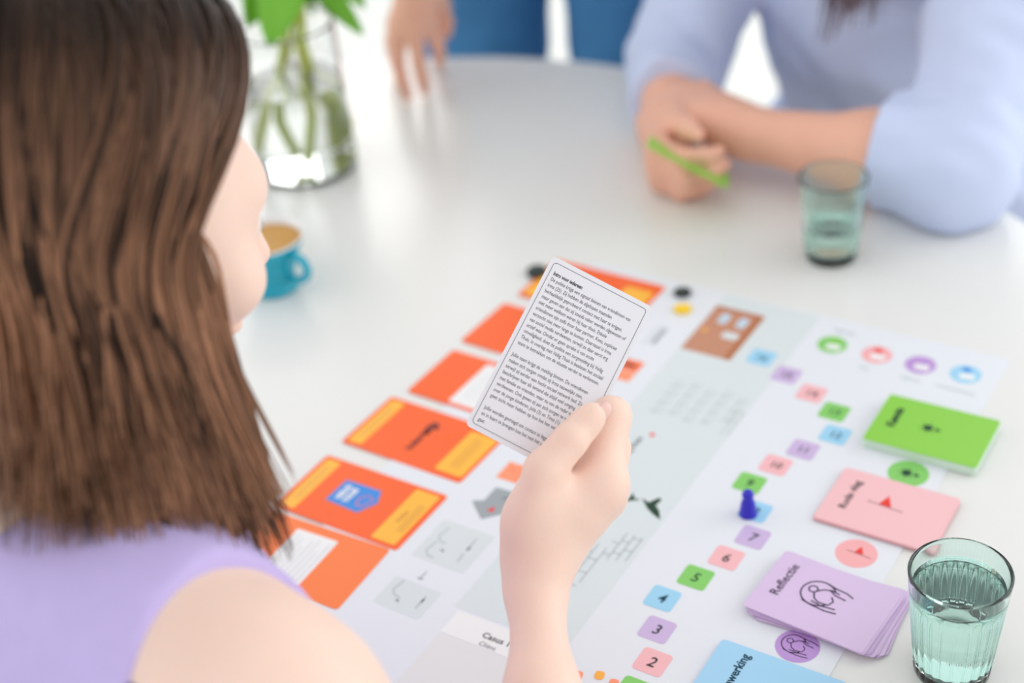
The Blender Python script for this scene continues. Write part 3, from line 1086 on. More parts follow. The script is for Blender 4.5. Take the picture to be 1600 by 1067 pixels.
def px_rel(px, py, d):
    return at(px, py, d) - Vector((pv.x, pv.y, TZ + 0.006))


vd = 1.66
stems = [
    [(425, 232, 1.66), (432, 160, 1.64), (440, 80, 1.62), (452, 10, 1.60), (458, -80, 1.58)],
    [(480, 246, 1.66), (478, 150, 1.64), (474, 60, 1.62), (466, -40, 1.60), (462, -140, 1.58)],
    [(549, 196, 1.66), (528, 155, 1.65), (496, 122, 1.64), (476, 60, 1.62), (470, -60, 1.60)],
    [(468, 232, 1.67), (448, 176, 1.66), (440, 120, 1.65), (450, 40, 1.63), (480, -90, 1.60)],
    [(420, 200, 1.68), (436, 130, 1.67), (456, 70, 1.65), (468, 10, 1.63), (500, -120, 1.60)],
    [(500, 225, 1.70), (486, 160, 1.69), (470, 90, 1.67), (455, 20, 1.65), (420, -120, 1.62)],
]
for s in stems:
    pts = catmull([px_rel(*q) for q in s], 5, False)
    pts = [Vector((p.x, p.y, max(p.z, 0.004))) for p in pts]
    link('stem', tube_mesh('stem', pts, [0.0042 - 0.0012 * i / len(pts) for i in range(len(pts))], 8), 'stem', plant, smooth=True)
for (b, tip, wd, roll) in (((455, -60, 1.58), (420, 62, 1.53), 0.030, 0.2), ((425, -70, 1.60), (392, 34, 1.55), 0.026, -0.3), ((470, -70, 1.60), (553, 50, 1.56), 0.020, 0.5),
                           ((480, -100, 1.6), (570, 8, 1.60), 0.020, -0.2), ((470, -130, 1.58), (380, -60, 1.62), 0.03, 0.4), ((490, -130, 1.60), (560, -190, 1.68), 0.03, -0.4),
                           ((450, -120, 1.60), (430, -250, 1.58), 0.03, 0.1), ((480, -20, 1.63), (489, 22, 1.63), 0.008, 0.3)):
    B_, T_ = px_rel(*b), px_rel(*tip)
    L = (T_ - B_).length
    me = leaf_mesh('leaf', L, wd, 0.12 * L)
    o = link('leaf', me, 'leaf', plant, smooth=True)
    y = (T_ - B_).normalized()
    toward = (CAM - at(*b)).normalized()
    z = (toward - y * toward.dot(y)).normalized()
    x = y.cross(z)
    R_ = Matrix((x, y, z)).transposed() @ Matrix.Rotation(roll, 3, 'Y')
    o.matrix_local = Matrix.Translation(B_) @ R_.to_4x4()

# ------------------------------------------------------------------ people
def frame(fwd, up=(0, 0, 1)):
    f = Vector(fwd).normalized()
    u = Vector(up)
    r = f.cross(u).normalized()
    u = r.cross(f).normalized()
    return r, f, u


def head_prims(B, c, ax, s=1.0, neck=None):
    """c: centre of the head, ax = (right, forward, up)"""
    r, f, u = ax

    def p(x, y, z):
        return c + (r * x + f * y + u * z) * s

    A = (r, f, u)
    if neck is not None:
        B.chain([neck, p(0, -0.015, -0.075), p(0, -0.005, -0.01)], [0.058 * s, 0.052 * s, 0.06 * s], 0.03)
    B.ell(p(0, -0.012, 0.032), A, [0.074 * s, 0.093 * s, 0.083 * s], 0.03)
    B.cone(p(0, 0.034, 0.0), p(0, 0.052, -0.085), 0.058 * s, 0.030 * s, 0.03)
    for q in (-1, 1):
        B.cone(p(0.050 * q, 0.005, -0.045), p(0.012 * q, 0.072, -0.096), 0.024 * s, 0.016 * s, 0.025)
        B.ell(p(0.040 * q, 0.060, -0.028), A, [0.026 * s, 0.026 * s, 0.024 * s], 0.02)
    B.cone(p(-0.032, 0.073, 0.022), p(0.032, 0.073, 0.022), 0.017 * s, 0.017 * s, 0.018)
    for q in (-1, 1):
        B.ell(p(0.031 * q, 0.099, -0.002), A, [0.017 * s, 0.016 * s, 0.011 * s], 0.012, sub=True)
        B.ell(p(0.031 * q, 0.078, -0.002), A, [0.0125 * s] * 3, 0.004)
    B.chain([p(0, 0.088, 0.012), p(0, 0.101, -0.012), p(0, 0.112, -0.034)], [0.0075 * s, 0.008 * s, 0.0105 * s], 0.010)
    for q in (-1, 1):
        B.ell(p(0.011 * q, 0.098, -0.037), A, [0.0085 * s, 0.010 * s, 0.008 * s], 0.006)
    B.cone(p(-0.019, 0.083, -0.062), p(0.019, 0.083, -0.062), 0.006 * s, 0.006 * s, 0.008)
    B.cone(p(-0.010, 0.092, -0.060), p(0.010, 0.092, -0.060), 0.006 * s, 0.006 * s, 0.006)
    B.cone(p(-0.011, 0.091, -0.071), p(0.011, 0.091, -0.071), 0.007 * s, 0.007 * s, 0.005)
    for q in (-1, 1):
        B.ell(p(0.071 * q, -0.008, -0.010), (r, f, u), [0.008 * s, 0.017 * s, 0.029 * s], 0.008)
    return p


def limb(B, pts, rs, k=0.03):
    B.chain(pts, rs, k)


def hand_prims(B, wrist, fdir, palm, thumb_side, s=1.0, curl=(0.25, 0.25, 0.3, 0.35), spread=0.10, thumb=(0.6, 0.25), k=0.007):
    """relaxed hand; fdir towards the fingers, palm = direction the palm faces, thumb_side = towards the thumb"""
    fdir = Vector(fdir).normalized()
    n = Vector(palm)
    n = (n - fdir * n.dot(fdir)).normalized()
    t = Vector(thumb_side)
    t = (t - fdir * t.dot(fdir) - n * t.dot(n)).normalized()
    wrist = Vector(wrist)
    tips = []
    spec = [(0.026, 0.088, (0.042, 0.025, 0.019), 0.0088), (0.008, 0.093, (0.046, 0.029, 0.020), 0.0090),
            (-0.010, 0.089, (0.042, 0.027, 0.019), 0.0085), (-0.027, 0.080, (0.033, 0.020, 0.017), 0.0076)]
    B.cone(wrist, wrist + fdir * 0.035 * s, 0.022 * s, 0.024 * s, 0.02)
    for i, (lx, ly, ph, rad) in enumerate(spec):
        mcp = wrist + (fdir * ly + t * lx) * s
        B.cone(wrist + (fdir * 0.02 + t * lx * 0.55) * s, mcp, 0.0175 * s, (rad + 0.0028) * s, 0.014)
        d = (fdir + t * spread * (1.5 - i) * 0.9).normalized()
        ang = curl[i]
        pts = [mcp]
        cur = mcp
        a = 0.0
        for j, L in enumerate(ph):
            a += ang * (1.0, 1.25, 0.8)[j]
            dd = d * math.cos(a) + n * math.sin(a)
            cur = cur + dd * L * s
            pts.append(cur)
        B.chain(pts, [(rad + 0.0015) * s, rad * s, rad * 0.92 * s, rad * 0.78 * s], k)
        tips.append(cur)
    base = wrist + (fdir * 0.022 + t * 0.022 + n * 0.008) * s
    d0 = (fdir * math.cos(thumb[0]) + t * math.sin(thumb[0]) + n * 0.25).normalized()
    m1 = base + d0 * 0.042 * s
    d1 = (d0 + n * thumb[1] + fdir * 0.2).normalized()
    m2 = m1 + d1 * 0.033 * s
    d2 = (d1 + n * thumb[1] + fdir * 0.25).normalized()
    m3_ = m2 + d2 * 0.026 * s
    B.chain([base, m1, m2, m3_], [0.017 * s, 0.0115 * s, 0.0102 * s, 0.0082 * s], 0.009)
    return tips


def torso_prims(B, pel, chest, neck, shr, shl, right, w=1.0, dep=1.0):
    up = (chest - pel).normalized()
    f = up.cross(right).normalized()
    r = f.cross(up).normalized() * 1.0
    A = (right, f, up)
    B.ell(pel, A, [0.165 * w, 0.115 * dep, 0.125], 0.05)
    mid = pel.lerp(chest, 0.5)
    B.ell(mid, A, [0.128 * w, 0.095 * dep, 0.15], 0.07)
    B.ell(chest, A, [0.148 * w, 0.104 * dep, 0.165], 0.07)
    for sh in (shr, shl):
        B.cone(chest + up * 0.09 + (sh - chest) * 0.25, sh, 0.075, 0.052, 0.05)
        B.cone(neck + (sh - neck) * 0.15, sh, 0.046, 0.036, 0.05)
    return f


def nail(parent, p, axis, normal, L, Wd):
    """small curved finger nail"""
    a = Vector(axis).normalized()
    n = Vector(normal)
    n = (n - a * n.dot(a)).normalized()
    x = a.cross(n)
    vs_, fs = [], []
    for i in range(6):
        t = -1 + 2 * i / 5
        for j in range(7):
            s = -1 + 2 * j / 6
            wv = Wd * (1 - 0.25 * max(0, t) ** 2)
            q = p + a * (t * L) + x * (s * wv) + n * (0.0012 - 0.45 * Wd * s * s - 0.0006 * t * t)
            vs_.append(q)
    for i in range(5):
        for j in range(6):
            k = i * 7 + j
            fs.append((k, k + 7, k + 8, k + 1))
    me = mesh('nail', vs_, fs)
    bm = bmesh.new(); bm.from_mesh(me)
    bmesh.ops.solidify(bm, geom=list(bm.faces), thickness=0.0006)
    bm.to_mesh(me); bm.free()
    return link('nail', me, 'nail', parent, smooth=True)


def hair_mesh(name, c, ax, zend, n_guides, per, seed, scale=1.0, az_front=70, width=0.0022, flare=0.018, front_bias=0.5, volume=1.0, fall=None, cluster=0.02):
    """long straight hair: a parting, strands over the skull, then falling; ribbons plus a dark under-layer"""
    r_, f_, u_ = ax
    R = np.random.default_rng(seed)
    c = V3(c)
    r3, f3, u3 = V3(r_), V3(f_), V3(u_)
    a0, b0, h0 = 0.096 * scale * volume, 0.112 * scale * volume, 0.112 * scale * volume
    V, F, T = [], [], []
    NS = 26
    for g in range(n_guides):
        side = 1 if R.random() < 0.5 + 0.08 else -1
        phi1 = math.radians(az_front + (186 - az_front) * R.random() ** 0.9)
        ze = zend(phi1 * side) + R.normal() * 0.014
        yp = R.uniform(-0.05, 0.05)
        depth = R.random() ** 1.5 * 0.020
        fl = flare * R.normal(0.5, 0.6)
        tone_g = R.uniform(0.02, 0.95)
        ph = R.uniform(0, 6.28)
        wav = R.uniform(0.002, 0.007)
        back = max(0.0, -math.cos(phi1))
        frontness = max(0.0, 1 - (math.degrees(phi1) - az_front) / 50)
        for k in range(per):
            e1, e2 = R.normal(size=2) * cluster
            tone = np.clip(tone_g + R.normal() * 0.12, 0, 1)
            pts = np.zeros((NS, 3))
            nrm = np.zeros((NS, 3))
            phk = max(phi1 + e1 / 0.10, math.radians(az_front) + abs(e2) * 0.5)
            dk = depth + abs(e2) * 0.25
            last = None
            for i in range(NS):
                t = i / (NS - 1)
                if t < 0.46:
                    th = math.radians(6 + 96 * (t / 0.46))
                    prog = t / 0.46
                    delta = math.radians(74) * (1 - prog) ** 1.1 * frontness
                    p_ = (phk - delta) * side
                    sa = math.sin(th)
                    q = np.array([(a0 - dk) * sa * math.sin(p_), (b0 - dk) * sa * math.cos(p_) + yp * (1 - prog) * 0.8,
                                  (h0 - dk) * math.cos(th) + 0.03])
                    pts[i] = c + r3 * q[0] + f3 * q[1] + u3 * q[2]
                    nn = np.array([sa * math.sin(p_), sa * math.cos(p_), math.cos(th)])
                    nrm[i] = r3 * nn[0] + f3 * nn[1] + u3 * nn[2]
                    last = pts[i].copy()
                    lastn = nrm[i].copy()
                else:
                    s = (t - 0.46) / 0.54
                    hz = lastn.copy()
                    hz[2] = 0
                    hz /= np.linalg.norm(hz) + 1e-9
                    z = last[2] + (ze - last[2]) * s
                    side_v = np.array([-hz[1], hz[0], 0])
                    off = hz * (-0.006 * math.sin(math.pi * min(1, s * 1.15)) * (0.4 + back) + fl * s ** 3 + 0.010 * s)
                    off = off + side_v * (wav * math.sin(ph + 5 * s) * s + e2 * 0.5 * (1 - 0.4 * s))
                    if fall is not None:
                        off = off + fall(phi1 * side, s)
                    pts[i] = last + off
                    pts[i, 2] = z + (abs(e1) * 0.4) * s
                    nrm[i] = hz
            for _ in range(6):
                pts[1:-1] = 0.5 * pts[1:-1] + 0.25 * (pts[:-2] + pts[2:])
            tan = np.gradient(pts, axis=0)
            tan /= np.linalg.norm(tan, axis=1)[:, None] + 1e-9
            sd = np.cross(tan, nrm)
            sd /= np.linalg.norm(sd, axis=1)[:, None] + 1e-9
            wv = width * (0.6 + 0.8 * R.random()) * np.clip(1.15 - np.linspace(0, 1, NS) ** 5, 0.08, 1)
            b = len(V)
            L_ = pts - sd * wv[:, None] / 2
            Rr = pts + sd * wv[:, None] / 2
            for i in range(NS):
                V.append(L_[i]); V.append(Rr[i])
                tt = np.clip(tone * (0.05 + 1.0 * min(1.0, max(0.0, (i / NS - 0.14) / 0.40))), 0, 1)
                T.append(tt); T.append(tt)
            for i in range(NS - 1):
                F.append((b + 2 * i, b + 2 * i + 1, b + 2 * i + 3, b + 2 * i + 2))
    return V, F, T


def add_hair(name, parent, m, V, F, T, core=None):
    V = list(V); F = list(F); T = list(T)
    if core is not None:
        b = len(V)
        n = len(core.vertices)
        co = np.zeros(n * 3)
        core.vertices.foreach_get('co', co)
        V += [tuple(x) for x in co.reshape(-1, 3)]
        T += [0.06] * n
        F += [tuple(b + i for i in p.vertices) for p in core.polygons]
        bpy.data.meshes.remove(core)
    me = mesh(name, V, F)
    a = me.attributes.new('tone', 'FLOAT', 'POINT')
    a.data.foreach_set('value', np.array(T, dtype=np.float32))
    return link(name, me, m, parent, smooth=True)


def eyes(parent, p, s=1.0):
    for q in (-1, 1):
        c = p(0.031 * q, 0.0795, -0.002)
        bm = bmesh.new()
        bmesh.ops.create_uvsphere(bm, u_segments=20, v_segments=12, radius=0.0118 * s)
        me = bpy.data.meshes.new('eye'); bm.to_mesh(me); bm.free()
        e = link('eye', me, 'eye_white', parent, smooth=True)
        e.location = c
        d = (p(0.031 * q, 0.2, -0.03) - c).normalized()
        me = lathe('iris', [(0.0052 * s, 0), (0.0045 * s, 0.0008 * s), (0.001 * s, 0.0012 * s)], 20)
        i = link('iris', me, 'iris', e, smooth=True)
        i.location = d * 0.0113 * s
        i.rotation_mode = 'QUATERNION'
        i.rotation_quaternion = d.to_track_quat('Z', 'Y')


# ---------------------------------------------------------------- the woman who reads the card
F1 = VD.copy()
R1 = UD.copy()
O1 = Vector((-0.280, 0.615, 0))


def L1(r, f, z):
    return O1 + R1 * r + F1 * f + Vector((0, 0, z))


head_dir = Quaternion((0, 0, 1), math.radians(-13)) @ F1
head_dir = Vector((head_dir.x, head_dir.y, -0.30)).normalized()
hax = frame(head_dir)
HC = at(130, 350, 0.772)
neck1 = L1(0, 0.005, 0.995)
sh_r = at(412, 1152, 0.722)
sh_l = L1(-0.165, 0.0, 0.955)
el_r = Vector((-0.015, 0.405, 0.757))
wr_r = at(837, 915, 0.898)
chest1 = L1(0, -0.015, 0.825)
pel1 = L1(0, -0.12, 0.565)
el_l = L1(-0.21, -0.05, 0.70)
wr_l = L1(-0.08, 0.06, 0.668)
hip_r, hip_l = L1(0.09, -0.11, 0.545), L1(-0.09, -0.11, 0.545)
kn_r, kn_l = L1(0.11, 0.32, 0.51), L1(-0.11, 0.32, 0.51)
an_r, an_l = L1(0.10, 0.27, 0.08), L1(-0.10, 0.27, 0.08)
B1 = Body()
torso_prims(B1, pel1, chest1, neck1, sh_r, sh_l, R1, 0.92, 0.92)
NT = len(B1.p)
hp1 = head_prims(B1, HC, hax, 0.97, neck1)
NA = len(B1.p)
limb(B1, [sh_r, sh_r.lerp(el_r, 0.35), sh_r.lerp(el_r, 0.75), el_r], [0.058, 0.050, 0.041, 0.037])
mid_f = el_r.lerp(wr_r, 0.35)
limb(B1, [el_r, mid_f, el_r.lerp(wr_r, 0.75), wr_r], [0.036, 0.0345, 0.0192, 0.0155], 0.02)
limb(B1, [sh_l, sh_l.lerp(el_l, 0.5), el_l], [0.055, 0.043, 0.035])
limb(B1, [el_l, el_l.lerp(wr_l, 0.35), wr_l], [0.035, 0.036, 0.020])
hand_prims(B1, wr_l, R1 * 0.8 + F1 * 0.4, Vector((0, 0, -1)), F1, 0.90, (0.06, 0.06, 0.06, 0.06), thumb=(0.5, 0.0))
NL = len(B1.p)
for h_, k_, a_ in ((hip_r, kn_r, an_r), (hip_l, kn_l, an_l)):
    limb(B1, [h_, h_.lerp(k_, 0.5), k_], [0.085, 0.075, 0.056], 0.05)
    limb(B1, [k_, k_.lerp(a_, 0.35), a_], [0.054, 0.052, 0.034], 0.03)
    B1.cone(a_ - Vector((0, 0, 0.035)), a_ + F1 * 0.13 - Vector((0, 0, 0.05)), 0.034, 0.024, 0.03)
NE = len(B1.p)

# the hand that holds the card
tb = [at(831, 812, 0.892), at(851, 735, 0.882), at(892, 687, 0.885), at(924, 651, 0.8915)]
ix = [at(935, 766, 0.902), at(956, 650, 0.9135), at(928, 634, 0.931), at(902, 650, 0.934)]
md_ = [at(946, 776, 0.920), at(960, 700, 0.942), at(915, 690, 0.947), at(890, 715, 0.942)]
rg_ = [at(936, 790, 0.937), at(945, 735, 0.958), at(905, 722, 0.960), at(882, 745, 0.952)]
lt_ = [at(920, 804, 0.951), at(928, 762, 0.968), at(898, 748, 0.970), at(880, 765, 0.963)]
cp_ = at(843, 862, 0.902)
B1.cone(wr_r, cp_, 0.0152, 0.0158, 0.02)
for ch, rr in ((ix, 0.0140), (md_, 0.0135), (rg_, 0.012), (lt_, 0.0105)):
    B1.cone(cp_ + (ch[0] - ix[0]) * 0.45, ch[0], 0.0152, rr, 0.014)
B1.cone(cp_, at(893, 795, 0.900), 0.0155, 0.0158, 0.018)
B1.cone(tb[0], tb[1], 0.0142, 0.0125, 0.016)
B1.cone(at(856, 792, 0.893), at(903, 788, 0.900), 0.0135, 0.0145, 0.014)
B1.cone(ix[0], ix[1], 0.0145, 0.0118, 0.007)
B1.cone(tb[1], tb[2], 0.0122, 0.0108, 0.0035)
B1.cone(tb[2], tb[3], 0.0108, 0.0080, 0.0025)
B1.ell(tb[3].lerp(tb[2], 0.35), ((tb[3] - tb[2]).normalized(), (tb[3] - tb[2]).cross(FW).normalized(), FW), [0.0145, 0.0100, 0.0090], 0.003)
B1.cone(ix[1], ix[2], 0.0118, 0.0092, 0.004)
B1.cone(ix[2], ix[3], 0.0092, 0.0075, 0.004)
B1.chain(md_, [0.0125, 0.0100, 0.0088, 0.0076], 0.004)
B1.chain(rg_, [0.0115, 0.0095, 0.0084, 0.0072], 0.004)
B1.chain(lt_, [0.0100, 0.0084, 0.0075, 0.0065], 0.004)
# tendons of the thumb and the knuckle
B1.cone(cp_, tb[0], 0.0150, 0.0142, 0.016)
B1.cone(at(822, 835, 0.884), at(838, 756, 0.876), 0.0046, 0.0040, 0.009)
B1.ell(at(947, 756, 0.894), (RT, UP, FW), [0.013, 0.014, 0.010], 0.012)

person1 = empty('person', L1(0, -0.1, 0))
tag(person1, 'person with long brown hair and lavender sleeveless top holding up a printed card', 'person')


def put(name, me, m, parent):
    o = link(name, me, m, parent)
    o.matrix_parent_inverse = Matrix.Translation(-parent.location)
    return o


b1 = put('body', B1.mesh('body', 0.0024, B=16), 'skin', person1)
tdir = (tb[3] - tb[2]).normalized()
nn_ = (-FW * 0.55 + RT * 0.75 + UP * 0.2)
nl = nail(person1, tb[3] + tdir * 0.0012 + nn_.normalized() * 0.0082, tdir, nn_, 0.0065, 0.0052)
nl.matrix_parent_inverse = Matrix.Translation(-person1.location)

# top: torso skin pushed out, cut by neckline and arm holes
TB = Body()
TB.p = B1.p[:NT] + B1.p[NA:NA + 3] + [('c', V3(hip_r), V3(hip_l), 0.10, 0.10, 0.05)]
arm_c, arm_n = V3(sh_r), V3((sh_r - L1(0, -0.01, 0.87)).normalized())
arm_cl, arm_nl = V3(sh_l), V3((sh_l - L1(0, -0.01, 0.87)).normalized())


def top_post(P, d, grow=0.005):
    d = d - grow - 0.0022 * snoise(P, 45, 3) - 0.003 * np.maximum(0, snoise(P * np.array([1, 1, 0.35]), 60, 5))
    d = np.maximum(d, (P - arm_c) @ arm_n + 0.016)
    d = np.maximum(d, (P - arm_cl) @ arm_nl + 0.016)
    d = np.maximum(d, 0.47 - P[..., 2])
    nk = V3(neck1)
    d = np.maximum(d, 0.056 - np.sqrt((P[..., 0] - nk[0]) ** 2 + (P[..., 1] - nk[1]) ** 2))
    return d


put('sleeveless_top', TB.mesh('sleeveless_top', 0.0034, post=lambda P, d: top_post(P, d), margin=0.01), 'lavender_knit', person1)


def lining_post(P, d):
    d = d - 0.0032
    e = (P - arm_c) @ arm_n
    d = np.maximum(d, e + 0.006)
    d = np.maximum(d, (P - arm_c) @ V3(F1) + 0.005)
    d = np.maximum(d, -(e + 0.024))
    d = np.maximum(d, P[..., 2] - 0.99)
    d = np.maximum(d, 0.80 - P[..., 2])
    return d


put('armhole_lining', TB.mesh('armhole_lining', 0.0030, post=lining_post, margin=0.01), 'navy_lining', person1)
PB = Body()
PB.p = [p for p in B1.p[NL:NE]] + [B1.p[0], B1.p[1]]


def pants_post(P, d):
    d = d - 0.006 - 0.002 * snoise(P, 40, 9)
    d = np.maximum(d, P[..., 2] - 0.60)
    return np.maximum(d, 0.10 - P[..., 2])


put('trousers', PB.mesh('trousers', 0.006, post=pants_post, margin=0.01, smooth=2), 'denim_dark', person1)
eyes(person1, hp1, 0.97)
for o in person1.children:
    if o.name.startswith('eye'):
        o.matrix_parent_inverse = Matrix.Translation(-person1.location)

# hair
HB = Body()
r_, f_, u_ = hax
DN = Vector((0, 0, -1))
HB.ell(HC + f_ * -0.008 + u_ * 0.032, hax, [0.077, 0.093, 0.089], 0.03)
HB.ell(HC + f_ * -0.030 + u_ * -0.03, hax, [0.070, 0.050, 0.08], 0.05)
HB.cone(HC + f_ * -0.035 + DN * 0.03, HC + f_ * -0.045 + DN * 0.09, 0.050, 0.036, 0.05)


def hair_core_post(P, d):
    q = (P - V3(HC))
    y = q @ V3(f_)
    z = q @ V3(u_)
    cut = np.minimum(y - (-0.005 + np.maximum(0, z - 0.01) * 0.9), 0.075 - z)
    return np.maximum(d + 0.002 * snoise(P, 60, 2), cut)


core = HB.mesh('hair', 0.004, post=hair_core_post, margin=0.01)


def zend1(phi):
    d = math.degrees(phi)
    if d > 0:
        return 0.983 + 0.080 * min(1.0, max(0.0, (d - 104) / 48))
    return 1.040


def fall1(phi, s):
    b = max(0.0, -math.cos(phi))
    return V3(R1) * (0.030 * b * s ** 1.5) + V3(F1) * (-0.014 * b * s ** 1.3)


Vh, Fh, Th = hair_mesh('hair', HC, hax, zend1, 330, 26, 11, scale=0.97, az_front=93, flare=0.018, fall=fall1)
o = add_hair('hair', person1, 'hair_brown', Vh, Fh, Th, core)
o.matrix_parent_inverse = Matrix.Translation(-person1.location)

# ---------------------------------------------------------------- the held card
TLp, TRp, BLp = at(862, 396, 0.930), at(1020, 478, 0.930), at(727, 666, 0.902)
ex = (TRp - TLp).normalized()
ey = (TLp - BLp)
ey = (ey - ex * ey.dot(ex)).normalized()
ez = ex.cross(ey)
cc = (TRp + BLp) / 2
hc = plate('held_card', rrect(0, 0, 0.070, 0.120, 0.0032), -0.0002, 0.0002, 'held_paper')
hc.matrix_world = Matrix.Translation(cc) @ Matrix((ex, ey, ez)).transposed().to_4x4()
tag(hc, 'white case card full of small printed text held up in the hand', 'card')
fr = rrect(0, 0, 0.0645, 0.1135, 0.0022)
strokes('border_line', [fr + [fr[0]]], 0.00035, 0.0003, 'ink_mid', hc)
LINES = ['De politie krijgt een signaal binnen van vriendinnen van', 'Irma (25). Zij hebben de afgelopen maanden',
         'herhaaldelijk geprobeerd contact met haar te krijgen,', 'maar geven aan dat zij steeds vaker werden afgewezen of',
         'niet meer welkom waren bij haar thuis. Enkele', 'vriendinnen zijn zelfs door haar partner, Kees, expliciet',
         'verzocht niet meer langs te komen. Daarnaast is Irma', 'van social media verdwenen, terwijl ze daar eerst erg',
         'actief was. Omdat er geen sprake is van acute', 'onveiligheid, doet de politie een zorgmelding bij Veilig',
         'Thuis. In overleg met Veilig Thuis is besloten het sociaal', 'team te betrekken om de situatie verder te verkennen.', '',
         'Jullie team krijgt de melding binnen. De vriendinnen', 'maken zich zorgen omdat zij Irma nauwelijks zien,',
         'terwijl zij eerder een hecht sociaal netwerk had. Zij', 'beschrijven haar als iemand die altijd veel omging',
         'met familie en vrienden, maar nu van de radar is', 'verdwenen. Ook geven zij aan zich zorgen te maken',
         'over de jonge kinderen, Julia (3) en Timo (1), en', 'geen zicht meer hebben op hoe het hen vergaat.', '',
         'Jullie worden gevraagd om contact te leggen', 'en in kaart te brengen hoe het met het gezin', 'gaat.']
x0, y0, dy = -0.0296, 0.0490, 0.00412
ls = [(x0, y0 - dy * (k + 1), s) for k, s in enumerate(LINES) if s]
link('card_text', text_mesh(ls, 0.00350, xs=0.715, bold=0.0), 'ink_text', hc).location = (0, 0, 0.0003)
link('card_heading', text_mesh([(x0, y0, 'Intro voor iedereen')], 0.00355, xs=0.70, bold=0.00010), 'ink', hc).location = (0, 0, 0.0003)

# ---------------------------------------------------------------- the person in the blue shirt
F2 = Vector((-0.75, -0.66, 0)).normalized()
R2 = Vector((F2.y, -F2.x, 0))
O2 = Vector((0.465, 1.605, 0))


def L2(r, f, z):
    return O2 + R2 * r + F2 * f + Vector((0, 0, z))


def build_person(name_body, B, h, m, root):
    return put(name_body, B.mesh(name_body, h), m, root)


B2 = Body()
pel2, chest2, neck2 = L2(0, -0.07, 0.575), L2(0, 0.0, 0.86), L2(0, 0.04, 1.04)
s2r, s2l = L2(0.178, 0.02, 1.00), L2(-0.178, 0.02, 1.00)
e2r, e2l = atz(1052, 92, 0.785), atz(1492, 262, 0.790)
w2r, w2l = atz(1046, 195, 0.780), atz(1168, 208, 0.792)
torso_prims(B2, pel2, chest2, neck2, s2r, s2l, R2, 1.0, 1.0)
n2t = len(B2.p)
h2ax = frame(Vector((F2.x, F2.y, -0.35)))
HC2 = L2(0, 0.10, 1.185)
hp2 = head_prims(B2, HC2, h2ax, 1.0, neck2)
n2a = len(B2.p)
limb(B2, [s2r, s2r.lerp(e2r, 0.5), e2r], [0.056, 0.047, 0.039])
limb(B2, [s2l, s2l.lerp(e2l, 0.5), e2l], [0.056, 0.047, 0.039])
n2f = len(B2.p)
limb(B2, [e2r, e2r.lerp(w2r, 0.35), w2r], [0.038, 0.038, 0.025])
limb(B2, [e2l, e2l.lerp(w2l, 0.35), w2l], [0.038, 0.039, 0.0255])
n2h = len(B2.p)
hand_prims(B2, w2l, atz(1062, 150, 0.805) - w2l, Vector((0, 0, -1)), Vector((0.5, 1, 0)), 1.0, (0.45, 0.5, 0.5, 0.5), 0.06, (0.05, 0.35))
hand_prims(B2, w2r, atz(1015, 300, 0.775) - w2r, Vector((1, 0.1, 0)), Vector((0, 0.2, 1)), 0.95, (0.75, 0.85, 0.9, 0.9), 0.04, (0.35, 0.3))
n2l = len(B2.p)
hips2 = [L2(0.09, -0.06, 0.555), L2(-0.09, -0.06, 0.555)]
kns2 = [L2(0.12, 0.36, 0.52), L2(-0.12, 0.36, 0.52)]
ans2 = [L2(0.12, 0.33, 0.08), L2(-0.12, 0.33, 0.08)]
for h_, k_, a_ in zip(hips2, kns2, ans2):
    limb(B2, [h_, h_.lerp(k_, 0.5), k_], [0.09, 0.078, 0.058], 0.05)
    limb(B2, [k_, k_.lerp(a_, 0.35), a_], [0.056, 0.054, 0.036], 0.03)
    B2.cone(a_ - Vector((0, 0, 0.035)), a_ + F2 * 0.14 - Vector((0, 0, 0.05)), 0.036, 0.025, 0.03)
person2 = empty('person', L2(0, -0.05, 0))
tag(person2, 'person in a light blue shirt leaning forearms on the table with hands crossed', 'person')
put('body', B2.mesh('body', 0.0034), 'skin_tan', person2)

SB = Body()
c2r, c2l = e2r.lerp(w2r, 0.66), e2l.lerp(w2l, 0.34)
SB.p = B2.p[:n2t] + B2.p[n2a:n2f] + [('c', V3(hips2[0]), V3(hips2[1]), 0.11, 0.11, 0.05)]
SB.cone(e2r, c2r, 0.042, 0.040, 0.03)
SB.cone(e2l, c2l, 0.040, 0.043, 0.03)
cuff_r, cuff_rn = V3(c2r), V3((w2r - e2r).normalized())
cuff_l, cuff_ln = V3(c2l), V3((w2l - e2l).normalized())


def shirt_post(P, d):
    fold = 0.010 * snoise(P * np.array([1.0, 1.0, 0.6]), 30, 24) + 0.0035 * snoise(P, 80, 22)
    d = d - 0.013 - fold
    nr = np.linalg.norm(P - cuff_r, axis=-1) < 0.085
    nl_ = np.linalg.norm(P - cuff_l, axis=-1) < 0.085
    d = np.where(nr, np.maximum(d, (P - cuff_r) @ cuff_rn), d)
    d = np.where(nl_, np.maximum(d, (P - cuff_l) @ cuff_ln), d)
    d = np.maximum(d, 0.50 - P[..., 2])
    na = (np.linalg.norm(P - V3(e2r), axis=-1) < 0.12) | (np.linalg.norm(P - V3(e2l), axis=-1) < 0.12)
    d = np.where(na, np.maximum(d, TZ + 0.0015 - P[..., 2]), d)
    nk = V3(neck2)
    q = np.sqrt((P[..., 0] - nk[0]) ** 2 + (P[..., 1] - nk[1]) ** 2)
    return np.where(P[..., 2] > 1.0, np.maximum(d, 0.062 - q), d)


